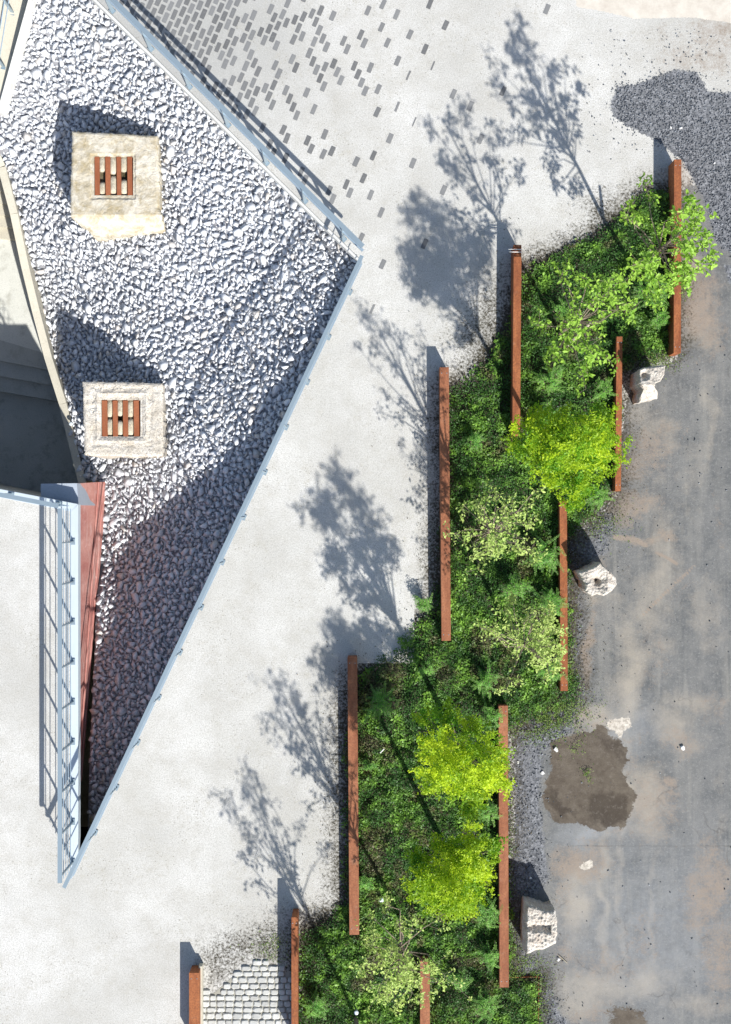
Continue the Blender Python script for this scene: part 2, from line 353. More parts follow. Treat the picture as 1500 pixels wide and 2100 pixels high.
def gz(x, y):
    x = np.asarray(x, float); y = np.asarray(y, float)
    r = np.sqrt((x[..., None]-cw[:, 0])**2+(y[..., None]-cw[:, 1])**2)
    return tps(r)@sol[:n]+sol[n]+sol[n+1]*x+sol[n+2]*y+.16*(fbm(x+40, y+40, 71, 1.3, 3)-.5)+.07*(fbm(x+40, y+40, 72, 4.0, 2)-.5)
# curb between the gravel and the sunken ramp: pixel centre line and top height
CURB = [(-40, 250, -1.45), (5, 345, -1.78), (30, 440, -1.95), (52, 545, -2.25), (75, 640, -2.5), (100, 735, -2.66), (130, 830, -2.72), (152, 920, -2.74), (172, 1000, -2.76)]
curbw = np.array([P(*c) for c in CURB])
# ---------------------------------------------------------------- plaza (z = 0) with the hole
X0, X1, Y0, Y1 = 400, 1900, -300, 2400; XC, YC = 850, 1360            # pixel extent of the finely painted east ground
def plaza():
    big = [(-6000, -6000), (7500, -6000), (7500, 8100), (-6000, 8100)]
    rect = [(XC, Y0), (X1, Y0), (X1, Y1), (X0, Y1), (X0, YC), (XC, YC)]
    loops = [[Vector((P(*p)[0], P(*p)[1], 0)) for p in L] for L in (big, rect, HOLE)]
    tris = tessellate_polygon(loops); flat = [v for L in loops for v in L]
    F = []
    for t in tris:
        a, b, c = (flat[i] for i in t)
        F.append(t if (b-a).cross(c-a).z > 0 else t[::-1])
    return mesh_np('plaza_paving', flat, F, M_PLAZA)
tag(plaza(), kind='structure')
# vegetation bed outline
BED = [(1383,390),(1330,395),(1290,440),(1235,470),(1190,500),(1100,545),(1075,560),(1052,640),(1010,715),(975,770),(925,805),(905,1180),(895,1240),
       (860,1275),(800,1345),(738,1390),(715,1500),(712,1860),(660,1885),(612,1915),(608,2250),(1108,2250),(1105,2008),(1045,2012),(1030,1500),
       (1090,1475),(1160,1440),(1185,1410),(1168,1330),(1160,1110),(1225,1045),(1262,1000),(1268,770),(1310,740),(1372,715),(1385,600)]
def east():
    st = 5; xs = np.arange(X0, X1+1, st); ys = np.arange(Y0, Y1+1, st); gx, gy = np.meshgrid(xs.astype(float), ys.astype(float))
    soft = lambda d, w: np.clip(.5+d/(2*w), 0, 1)
    wx = gx+(fbm(gx, gy, 3, 1/90)-.5)*70; wy = gy+(fbm(gx, gy, 9, 1/90)-.5)*70
    asph = [(1500,380),(1410,375),(1392,420),(1388,740),(1300,770),(1275,900),(1272,1010),(1225,1060),(1165,1110),(1162,1420),(1060,1470),(1045,2010),(1105,2010),(1105,2500),(2000,2500),(2000,480)]
    a = soft(polydist(wx*.3+gx*.7, wy*.3+gy*.7, asph), 14)
    soil = soft(polydist(gx*.5+wx*.5, gy*.5+wy*.5, BED)+20, 52)
    weed = [(1045,1440),(1150,1425),(1215,1440),(1190,1520),(1100,1530),(1048,1500)]
    soil = np.maximum(soil, soft(polydist(wx, wy, weed), 30)*.50)
    for q in ([(405,1925),(470,1900),(600,1870),(602,2010),(520,1975),(430,2050),(405,2045)], [(1180,390),(1260,400),(1340,400),(1340,470),(1210,500),(1180,450)], [(1000,560),(1050,540),(1052,700),(985,760),(920,700)]):
        soil = np.maximum(soil, soft(polydist(wx, wy, q), 45)*.52)
    dampP = [(1195,1500),(1235,1492),(1262,1505),(1282,1530),(1286,1600),(1306,1632),(1300,1660),(1276,1696),(1240,1700),(1180,1692),(1130,1675),(1117,1640),(1125,1560),(1128,1525)]
    dmp = soft(polydist(gx+(fbm(gx, gy, 33, 1/22)-.5)*34, gy+(fbm(gx, gy, 34, 1/22)-.5)*34, dampP), 7)
    dmp = np.maximum(dmp, soft(polydist(wx, wy, [(1238,2082),(1290,2074),(1330,2086),(1345,2150),(1240,2150)]), 22)*.8)
    con = soft(polydist(gx, gy, [(1178,-400),(2000,-400),(2000,48),(1500,47),(1420,36),(1300,38),(1230,22),(1182,14)]), 4)
    for q in ([(1248,1475),(1290,1470),(1298,1490),(1280,1500),(1272,1520),(1262,1500),(1243,1492)], [(1198,1768),(1215,1762),(1219,1778),(1200,1786),(1186,1780)]):
        con = np.maximum(con, soft(polydist(gx, gy, q), 5)*.9)
    dg1 = [(1252,215),(1266,178),(1305,172),(1345,158),(1385,142),(1430,148),(1452,188),(1600,196),(1700,300),(1700,600),(1500,520),(1470,500),(1440,400),(1400,330),(1350,290),(1290,260),(1258,240)]
    dg = soft(polydist(gx, gy, dg1), 8)
    dg2 = [(1046,1440),(1190,1440),(1185,1500),(1120,1545),(1110,1660),(1120,1740),(1130,1800),(1095,1850),(1075,1950),(1120,1990),(1160,2080),(1200,2130),(1200,2300),(1045,2300)]
    dg = np.maximum(dg, soft(polydist(wx*.4+gx*.6, gy, dg2), 14)*.8)
    dg3 = [(1165,1110),(1240,1030),(1265,1060),(1250,1140),(1200,1160),(1205,1300),(1200,1420),(1166,1430)]
    dg = np.maximum(dg, soft(polydist(wx*.5+gx*.5, gy, dg3), 14)*.62)
    dg = np.maximum(dg, soft(polydist(gx, gy, [(1480,540),(1540,530),(1540,600),(1490,580)]), 10)*.7)
    dg = np.maximum(dg, soft(polydist(wx, wy, [(1235,190),(1262,175),(1262,215),(1220,212)]), 12)*.5)
    br = np.zeros_like(gx)
    blobs = [(1440,110,110,55,.55),(1500,60,120,60,.6),(1380,60,120,25,.42),(1440,640,60,100,.75),(1400,560,40,60,.8),(1400,350,40,70,.62),(1330,920,50,45,.62),
             (1300,950,35,40,.62),(1290,1035,70,45,.72),(1370,880,30,25,.5),(1290,760,40,40,.55),(1215,1330,12,110,.75),(1185,1770,75,50,.72),(1225,1160,25,70,.6),
             (1180,1490,60,60,.6),(1340,1650,80,90,.55),(1450,1820,60,110,.7),(1480,1960,60,110,.6),(1320,1930,70,90,.45),(1240,1975,90,60,.48),(1330,1110,70,12,.65),
             (1380,1600,20,14,.8),(1385,1625,25,9,.7),(1390,1530,40,35,.6),(1250,1720,140,25,.42),(1160,1960,40,50,.55),(1200,2080,80,40,.5),(1230,1480,40,40,.55),
             (1470,1450,60,50,.45),(1330,1350,40,140,.42),(1290,1560,60,120,.45),(1400,1230,40,60,.38),(1160,1820,30,80,.5),(1480,1080,14,120,.42)]
    for (pts_, wd_, am) in (([(1262,1102),(1300,1106),(1325,1118)], 7, .9), ([(1348,1134),(1372,1146),(1388,1156)], 5, .8), ([(1424,1160),(1408,1176),(1385,1196),(1340,1240),(1318,1262)], 4, .75),
             ([(1500,690),(1450,715),(1420,760)], 3, .5), ([(1412,880),(1400,900),(1388,925)], 4, .5)):
        for (ax, ay), (bx, by) in zip(pts_[:-1], pts_[1:]):
            t_ = np.clip(((gx-ax)*(bx-ax)+(gy-ay)*(by-ay))/((bx-ax)**2+(by-ay)**2), 0, 1); br = np.maximum(br, am*np.exp(-(np.hypot(gx-ax-t_*(bx-ax), gy-ay-t_*(by-ay))/wd_)**2))
    for (x, y, sx, sy, am) in blobs: br = np.maximum(br, am*.86*np.exp(-(((wx-x)/sx)**2+((wy-y)/sy)**2)**1.3*.7))
    du = np.zeros_like(gx); li = np.zeros_like(gx); we = np.zeros_like(gx)
    for (x, y, sx, sy, am) in [(1250,1230,60,70,.35),(1290,1400,35,170,.7),(1345,1200,45,220,.55),(1240,1470,60,40,.7),(1300,1640,80,90,.75),(1260,1580,30,110,.6),(1240,1850,12,280,.6),(1270,1850,12,280,.5),(1180,1850,35,70,.8),
             (1345,1900,12,240,.45),(1450,1280,50,120,.4),(1220,2030,90,60,.7),(1330,2010,80,50,.7),(1380,1500,60,50,.6),(1420,1000,60,160,.3),(1350,880,60,60,.5),(1420,680,60,70,.55),(1440,2060,90,30,.5),(1400,540,40,100,.7),(1480,1700,20,200,.3),(1460,860,16,160,.45),(1200,1800,50,40,.6),(1420,1440,90,30,.5)]:
        du = np.maximum(du, am*np.exp(-((wx-x)/sx)**2-((wy-y)/sy)**2))
    for (x, y, sx, sy, am) in [(1330,1900,190,180,.55),(1210,1715,80,26,.8),(1300,1500,60,60,.5),(1400,1960,120,90,.5)]: li = np.maximum(li, am*np.exp(-((wx-x)/sx)**2-((wy-y)/sy)**2))
    w3x = gx+(fbm(gx, gy, 23, 1/26)-.5)*60; w3y = gy+(fbm(gx, gy, 29, 1/26)-.5)*60
    we = np.maximum(soft(polydist(w3x, w3y, [(1198,1640),(1215,1625),(1240,1620),(1262,1635),(1285,1650),(1290,1672),(1270,1690),(1215,1695),(1203,1670)]), 12), soft(polydist(w3x, w3y, [(1118,1602),(1140,1612),(1160,1650),(1190,1690),(1150,1684),(1122,1655)]), 12))
    we = np.maximum(we, soft(polydist(w3x, w3y, [(1195,1500),(1250,1500),(1280,1530),(1284,1600),(1262,1560),(1230,1530)]), 14)*.8)
    V = Pa(gx.ravel(), gy.ravel(), 0.0); nx, ny = len(xs), len(ys)
    i = (np.arange(ny-1)[:, None]*nx+np.arange(nx-1)[None]).ravel()
    F = np.stack([i, i+nx, i+nx+1, i+1], -1)
    fx = gx[:-1, :-1].ravel(); fy = gy[:-1, :-1].ravel(); keep = ~((fx < XC-1) & (fy < YC-1))
    F = F[keep]; used = np.zeros(len(V), bool); used[F.ravel()] = True; F = (np.cumsum(used)-1)[F]; V = V[used]
    a, soil, dmp, con, dg, br, du, li, we = (q.ravel()[used] for q in (a, soil, dmp, con, dg, br, du, li, we))
    o = mesh_np('ground', V, F, M_GROUND, tint=np.stack([a, soil, dmp], -1))
    at = o.data.color_attributes.new('tint2', 'FLOAT_COLOR', 'POINT'); c = np.ones((len(V), 4)); c[:, 0] = con.ravel(); c[:, 1] = dg.ravel(); c[:, 2] = br.ravel()
    at.data.foreach_set('color', c.ravel())
    at = o.data.color_attributes.new('tint3', 'FLOAT_COLOR', 'POINT'); c = np.ones((len(V), 4)); c[:, 0] = du.ravel(); c[:, 1] = li.ravel(); c[:, 2] = we.ravel()
    at.data.foreach_set('color', c.ravel())
    return o, dg1, dg2, dg3
eo, DG1, DG2, DG3 = east(); tag(eo, kind='structure')
# lower terrain under the gravel (sheet) --------------------------------
def gravel_region(px, py):
    """inside test in plan for z=0 pixel coordinates: east of the curb, inside the hole"""
    x = (px-750)*.01; y = -(py-1050)*.01
    cx = np.interp(-y, -curbw[:, 1], curbw[:, 0])
    top = (y > curbw[0, 1])
    # upper left path border
    lx = np.interp(y, [P(-10, 250, -1.4)[1], P(62, 0, -.6)[1], P(110, -180, -.3)[1]], [P(-10, 250, -1.4)[0], P(62, 0, -.6)[0], P(110, -180, -.3)[0]])
    left = np.where(top, lx, cx)
    rw = np.interp(-y, [-P(0, 985, -2.7)[1], -P(0, 1600, -1.2)[1]], [P(208, 990, -2.7)[0], P(160, 1600, -1.2)[0]])
    left = np.where(-y > -P(0, 985, -2.7)[1], rw-.05, left)
    return (x > left) & inpoly(px, py, HOLE)
def terrain():
    st = 8; xs = np.arange(-60, 760, st); ys = np.arange(-260, 1800, st); gx, gy = np.meshgrid(xs.astype(float), ys.astype(float))
    x = (gx-750)*.01; y = -(gy-1050)*.01; z = gz(x, y)-.07
    nx, ny = len(xs), len(ys); ok = np.zeros(gx.shape, bool)
    g = gravel_region(gx, gy); ok[:] = g
    # grow by one cell
    for dx in (-1, 0, 1):
        for dy in (-1, 0, 1): ok |= np.roll(np.roll(g, dx, 1), dy, 0)
    ins = inpoly(gx, gy, HOLE); z = np.where(ins, z, np.minimum(z, -.25))
    i = (np.arange(ny-1)[:, None]*nx+np.arange(nx-1)[None]); okf = ok[:-1, :-1] & ok[1:, :-1] & ok[:-1, 1:] & ok[1:, 1:]
    i = i[okf]; F = np.stack([i, i+nx, i+nx+1, i+1], -1)
    V = np.stack([x.ravel(), y.ravel(), z.ravel()], -1); used = np.zeros(len(V), bool); used[F.ravel()] = True
    idx = np.cumsum(used)-1
    return mesh_np('gravel_bank_ground', V[used], idx[F], M_BED)
tag(terrain(), kind='structure')
# ---------------------------------------------------------------- stones
def hull_proto(npts, flat, seed):
    import bmesh
    r = random.Random(seed); bm = bmesh.new()
    for _ in range(npts):
        v = Vector((r.gauss(0, 1), r.gauss(0, 1), r.gauss(0, 1))).normalized()*r.uniform(.8, 1.0)
        # blocky: push toward cube
        k = max(abs(v.x), abs(v.y), abs(v.z)); v = v*(1-.35)+v/k*.30
        bm.verts.new((v.x*.5, v.y*.5, v.z*.5*flat))
    bmesh.ops.convex_hull(bm, input=bm.verts)
    for v in [v for v in bm.verts if not v.link_faces]: bm.verts.remove(v)
    bmesh.ops.triangulate(bm, faces=bm.faces)
    bm.verts.index_update()
    V = np.array([v.co[:] for v in bm.verts]); F = np.array([[v.index for v in f.verts] for f in bm.faces]); bm.free()
    return V, F
def scatter_stones(name, pos, nrm, size, mat, tint, protos, tilt=.35, sink=.0):
    N = len(pos); Vs = []; Fs = []; Ts = []; off = 0
    ang = rng.uniform(0, 2*np.pi, N)
    # local frame from the normal + random tilt
    nn = nrm+rng.normal(0, tilt, (N, 3)); nn /= np.linalg.norm(nn, axis=1)[:, None]
    a = np.stack([np.cos(ang), np.sin(ang), np.zeros(N)], -1); a -= (a*nn).sum(1)[:, None]*nn; a /= np.linalg.norm(a, axis=1)[:, None]
    b = np.cross(nn, a); asp = rng.uniform(.62, 1.0, N)
    for k, (V, F) in enumerate(protos):
        ids = np.arange(k, N, len(protos))
        if len(ids) == 0: continue
        s = size[ids][:, None, None]
        W_ = (V[None, :, 0:1]*a[ids][:, None]*s*1.15+V[None, :, 1:2]*b[ids][:, None]*s*asp[ids][:, None, None]+V[None, :, 2:3]*nn[ids][:, None]*s*.9)+pos[ids][:, None]
        Vs.append(W_.reshape(-1, 3)); Fs.append((F[None]+(np.arange(len(ids))*len(V))[:, None, None]).reshape(-1, 3)+off); off += len(ids)*len(V)
        Ts.append(np.repeat(tint[ids], len(V), 0))
    return mesh_np(name, np.concatenate(Vs), np.concatenate(Fs), mat, tint=np.concatenate(Ts))
protos = [hull_proto(9, .48, s) for s in range(60)]
def marble():
    pos = []; siz = []
    gx, gy = np.meshgrid(np.arange(-60, 760, 7.5), np.arange(-260, 1790, 7.5)); gx = (gx+rng.uniform(-3, 3, gx.shape)).ravel(); gy = (gy+rng.uniform(-3, 3, gy.shape)).ravel()
    k = gravel_region(gx, gy); x = (gx[k]-750)*.01; y = -(gy[k]-1050)*.01
    pos.append(np.stack([x, y, gz(x, y)-.065+rng.normal(0, .008, len(x))], -1)); siz.append(rng.uniform(.10, .15, len(x)))
    # packed top layer: big stones first, then smaller ones in the gaps, none overlapping
    cell = {}; out = []
    for (rad0, rad1, tries) in ((9.5, 12.5, 700), (7.2, 9, 18000), (5.0, 7.0, 45000), (3.8, 5.4, 80000), (2.9, 3.8, 80000)):
        cx_ = rng.uniform(-60, 755, tries); cy_ = rng.uniform(-260, 1780, tries); rr_ = rng.uniform(rad0, rad1, tries); kk = gravel_region(cx_, cy_)
        for X_, Y_, r_ in zip(cx_[kk].tolist(), cy_[kk].tolist(), rr_[kk].tolist()):
            a, b = int(X_//26), int(Y_//26); ok = True
            for u in (a-1, a, a+1):
                for v in (b-1, b, b+1):
                    for (p, q, w_) in cell.get((u, v), ()):
                        if (p-X_)**2+(q-Y_)**2 < ((w_+r_)*.90)**2: ok = False; break
                    if not ok: break
                if not ok: break
            if ok: cell.setdefault((a, b), []).append((X_, Y_, r_)); out.append((X_, Y_, r_))
    out = np.array(out); x = (out[:, 0]-750)*.01; y = -(out[:, 1]-1050)*.01
    pos.append(np.stack([x, y, gz(x, y)+rng.normal(0, .006, len(x))], -1)); siz.append(out[:, 2]*.0242)
    pos = np.concatenate(pos); siz = np.concatenate(siz); e = .05
    # keep the stones from lying over the plaza edge
    zx = (gz(pos[:, 0]+e, pos[:, 1])-gz(pos[:, 0]-e, pos[:, 1]))/(2*e); zy = (gz(pos[:, 0], pos[:, 1]+e)-gz(pos[:, 0], pos[:, 1]-e))/(2*e)
    nrm = np.stack([-zx, -zy, np.ones(len(zx))], -1); nrm /= np.linalg.norm(nrm, axis=1)[:, None]
    t = np.stack([np.clip(rng.beta(2.6, 1.0, len(pos)), 0, 1), rng.random(len(pos)), rng.random(len(pos))], -1)
    t[:len(pos)-len(out)] *= .75; print('marble stones', len(pos))
    return scatter_stones('marble_gravel', pos, nrm, siz, M_MARBLE, t, protos, .20)
tag(marble(), 'loose white marble rubble filling the sunken triangular bed', 'gravel', kind='stuff')
def dark_gravel():
    g = []
    for poly, dens, zz in ((DG1, .105, 0), (DG2, .030, 0), (DG3, .02, 0)):
        xs = [p[0] for p in poly]; ys = [p[1] for p in poly]; A_ = (min(1560, max(xs))-min(xs))*(min(2150, max(ys))-min(ys))
        N = int(A_*dens); x = rng.uniform(min(xs)-20, min(1560, max(xs)), N); y = rng.uniform(min(ys)-20, min(2150, max(ys)), N)
        d = polydist(x, y, poly)+(fbm(x, y, 5, 1/25)-.5)*34; p = np.clip(.55+d/14, 0, 1)
        k = (rng.random(N) < p*(.6+.4*vnoise(x, y, 2, 1/40))); g.append(np.stack([x[k], y[k]], -1))
    N = 700; x = rng.uniform(1190, 1500, N); y = rng.uniform(60, 330, N); k = rng.random(N) < fbm(x, y, 6, 1/50)**2*1.6; g.append(np.stack([x[k], y[k]], -1))
    N = 900; x = rng.uniform(1050, 1500, N); y = rng.uniform(700, 2100, N); k = rng.random(N) < fbm(x, y, 8, 1/60)**3*2; g.append(np.stack([x[k], y[k]], -1))
    g = np.concatenate(g); pos = Pa(g[:, 0], g[:, 1], np.zeros(len(g))); s = rng.uniform(.018, .048, len(g)); pos[:, 2] = s*.25
    nrm = np.tile([0, 0, 1.0], (len(g), 1)); t = rng.random((len(g), 3)); print('dark gravel', len(g))
    return scatter_stones('dark_gravel', pos, nrm, s, M_DGRAVEL, t, [hull_proto(8, .7, 50+s_) for s_ in range(8)], .4)
tag(dark_gravel(), 'dark grey crushed gravel spilled over the paving and along the beds', 'gravel', kind='stuff')

# ---------------------------------------------------------------- pit walls, ramp, steps
def wall_strip(name, pts, z0s, z1s, thick, mat, side=1):
    """vertical wall under a plan polyline; thickness pushed to the side"""
    mb = MB(); n_ = len(pts)
    for i in range(n_-1):
        a = np.array(pts[i][:2]); b = np.array(pts[i+1][:2]); d = (b-a)/np.linalg.norm(b-a); nn = np.array([-d[1], d[0]])*side*thick
        q = [a, b, b+nn, a+nn]; zb = [z0s[i], z0s[i+1], z0s[i+1], z0s[i]]; zt = [z1s[i], z1s[i+1], z1s[i+1], z1s[i]]
        v = [(*p, z) for p, z in zip(q, zb)]+[(*p, z) for p, z in zip(q, zt)]
        mb.add(v, [(3, 2, 1, 0), (4, 5, 6, 7)]+[(k, (k+1) % 4, 4+(k+1) % 4, 4+k) for k in range(4)])
    return mb
w = lambda px, py, z=0: np.array(P(px, py, z)[:2])
# concrete retaining walls under the two far edges, their tops 2 mm below the paving
wall_strip('w', [w(*NEa), w(*NEb)], [-2, -2], [-.003, -.003], .2, M_CONCW, 1).build('retaining_wall', M_CONCW)
tag(bpy.data.objects['retaining_wall'], 'concrete retaining wall under the upper right edge of the white rubble bed', 'wall')
o = wall_strip('w', [w(*NEb), w(*HOLE[1])], [-2.4, -2.8], [-.004, -.004], .2, M_CONCW, 1).build('retaining_wall', M_CONCW)
tag(o, 'long concrete retaining wall along the right slanting edge of the white rubble bed', 'wall')
# pale kerb strips on the brink
mb = MB(); a, b = w(*NEa), w(*NEb); d = (b-a)/np.linalg.norm(b-a); nn = np.array([d[1], -d[0]])*-1
mb.prism(a-nn*.035+d*0, b-nn*.035, .055, -.25, .025, .01)
o = mb.build('kerb', M_CONCW); tag(o, 'thin pale kerb between the diagonal railing and the white rubble', 'kerb')
# steel edge plates of the west plaza
mb = MB(); mb.poly([w(146, 1049), w(161, 1034.5), w(161, 1768), w(146, 1800)][::-1], -.22, .012)
o = mb.build('edge_plate', M_PSTEEL); tag(o, 'long pale steel edge plate under the straight railing beside the red wall', 'edge plate')
mb = MB(); mb.poly([w(-400, 927), w(0, 1003), w(160.5, 1034), w(145.7, 1049), w(0, 1020), w(-400, 944)][::-1], -.22, .010)
o = mb.build('edge_plate', M_PSTEEL); tag(o, 'short pale steel edge plate above the dark stairwell', 'edge plate')
# wall under the north-facing edge of the west plaza
o = wall_strip('w', [w(-400, 930), w(0, 1006), w(100, 1026)], [-5]*3, [-.005]*3, .25, M_CONC, -1).build('retaining_wall', M_CONC)
tag(o, 'shaded concrete wall dropping from the plaza into the dark stairwell', 'wall')
# red wall
def red_wall():
    root = empty('red_wall', P(150, 1300, 0), 'tall worn red painted wall below the straight railing', 'wall')
    L = Vector(root.location)
    tN, tS, bN, bS = P(152, 991, -.01), P(143, 1640, -.01), P(214, 988, -2.85), P(162, 1600, -1.6)
    tN = (P(157, 991, -.36)[0], tN[1], -.36); tS = (tS[0], tS[1], -.24)
    def face(u, v, off): # u along, v down
        a = np.array(tN)*(1-u)+np.array(tS)*u; b = np.array(bN)*(1-u)+np.array(bS)*u; return a*(1-v)+b*v+np.array([off, 0, 0])
    # main leaf: grid sheet with depth behind
    nu, nv = 30, 10; V = []; F = []
    for i in range(nu+1):
        for j in range(nv+1):
            p = face(i/nu, j/nv, .010*math.sin(i*1.7+j)*.5); V.append(p-np.array(L))
    for i in range(nu):
        for j in range(nv):
            q = i*(nv+1)+j; F.append((q, q+1, q+nv+2, q+nv+1))
    k = len(V)
    for i in (0, nu):
        for j in (0, nv):
            p = face(i/nu, j/nv, -.1) if i == 0 else face(i/nu, j/nv, -.1); V.append(p-np.array(L))
    # closing faces: north end, top, bottom, south end, back
    c = [0, nv, nu*(nv+1), nu*(nv+1)+nv]
    F += [tuple([k, k+1]+[j for j in range(nv, -1, -1)]), tuple([k+2, k]+[i*(nv+1) for i in range(nu+1)]), (k, k+2, k+3, k+1)]
    F.append(tuple([k+1, k+3]+[i*(nv+1)+nv for i in range(nu, -1, -1)])); F.append(tuple([k+3, k+2]+[nu*(nv+1)+j for j in range(nv+1)]))
    me = mesh_np('wall_face', V, F, M_RED, root)
    # two projecting plinth courses near the foot
    for (v0, v1, off) in ((.74, .995, .03), (.90, .995, .06)):
        mb = MB(); n_ = 12; vs = []; fs = []
        for i in range(n_+1):
            for (vv, oo) in ((v0, 0.0), (v0, off), (v1, off), (v1, 0.0)): vs.append(face(i/n_, vv, oo+.012)-np.array(L))
        for i in range(n_):
            for j in range(3): q = i*4+j; fs.append((q, q+1, q+5, q+4))
        fs += [(0, 3, 2, 1), tuple(n_*4+j for j in range(4))]
        mesh_np('plinth_course', vs, fs, M_RED, root)
red_wall()
mb = MB(); mb.poly([P(84, 992, -.33), P(158, 991, -.33), P(161.5, 1036, -.33), P(84, 1020, -.33)][::-1], -2.9, -.33)
o = mb.build('concrete_ledge', M_BOX); tag(o, 'blue grey ledge tucked under the railing corner beside the red wall', 'ledge')
# sunken floor, landing, steps, upper ramp steps (left of the curb)
def left_of_curb(ytop, ybot, z, extra=-420):
    """polygon (plan) between far left and curb for pixel rows ytop..ybot at height z"""
    pts = []
    cx = lambda py: np.interp(py, [c[1] for c in CURB], [c[0] for c in CURB])
    for py in np.linspace(ytop[1], ybot[1], 6): 
        f = np.interp(py, [c[1] for c in CURB], [c[2] for c in CURB])
        q = P(cx(py), py, f); pts.append((q[0], q[1]))
    # y shift so that rows agree at this depth is small; left side
    return pts
def slab(name, rowsL, rowsR, z, z0, mat):
    """quad slab; rows given as pixel points seen at height z"""
    mb = MB(); mb.poly([P(*rowsL[0], z), P(*rowsL[1], z), P(*rowsR[1], z), P(*rowsR[0], z)], z0, z); return mb.build(name, mat)
ZL, ZF = -3.95, -4.47
o = slab('sunken_floor', [(-400, 600), (-400, 1100)], [(190, 790), (190, 1100)], ZF, ZF-.3, M_CONC); tag(o, kind='structure')
o = slab('ramp_landing', [(-400, 420), (-400, 580)], [(60, 440), (112, 730)], ZL, ZL-.6, M_LAND); tag(o, kind='structure')
mb = MB()
for i in range(3):   # three steps down to the dark floor
    z = ZL-.13*(i+0)-.001*(i > 0); y0L, y0R = 650+i*34, 715+i*34
    z = ZL-.13*i-.002
    if i == 0: y0L, y0R = 640, 700
    mb.poly([P(-300, y0L, z), P(-300, 650+34*(i+1), z), P(150, 738+30*(i+1), z), P(130, y0R+8, z)], ZF-.2, z)
o = mb.build('concrete_steps', M_CONC); tag(o, 'grey concrete steps descending from the landing into the dark stairwell', 'steps')
mb = MB()
for i in range(12):
    z = ZL+.155*(i+1); y1 = 489-i*24
    mb.poly([P(-400, y1-26-60, z), P(-400, y1-45, z), P(95, y1+10, z), P(95, y1-24, z)], z-.4, z)
o = mb.build('concrete_steps', M_CONCB); tag(o, 'tan concrete steps climbing away from the landing beside the white rubble', 'steps')
# back-fill under everything so that nothing is open below
mb = MB(); mb.poly([P(-420, -300), P(-420, 1820), P(760, 1820), P(760, -300)], -5.6, -5.4); o = mb.build('pit_base', M_CONC); tag(o, kind='structure')
# curb wall
L_ = [curbw[i]-np.array([.09, 0, 0]) for i in range(len(curbw))]
o = wall_strip('w', L_, [-4.6]*len(L_), list(curbw[:, 2]+.02), .17, M_CONCB, 1).build('curb_wall', M_CONCB); tag(o, 'narrow beige concrete wall between the stairwell and the white rubble', 'wall')
# upper-left beige path beside the gravel, sloping
v = [P(-405, -262, -.25), P(132, -260, -.27), P(74, 0, -.60), P(10, 228, -1.30), P(-405, 260, -1.35)]
mb = MB(); n_ = len(v); vv = v+[(p[0], p[1], p[2]-.6) for p in v]
mb.add(vv, [tuple(range(n_))[::-1], tuple(range(n_, 2*n_))]+[(i, (i+1) % n_, n_+(i+1) % n_, n_+i) for i in range(n_)])
o = mb.build('footpath', M_CONCB); tag(o, kind='structure')
mb = MB(); a, b, c = np.array(P(112, -200, -.3)), np.array(P(60, 0, -.55)), np.array(P(-4, 230, -1.27))
o = wall_strip('w', [a[:2], b[:2], c[:2]], [-2.5]*3, [a[2]+.05, b[2]+.05, c[2]+.05], .12, M_CONCW, 1).build('kerb', M_CONCW); tag(o, 'pale kerb between the upper left footpath and the white rubble', 'kerb')

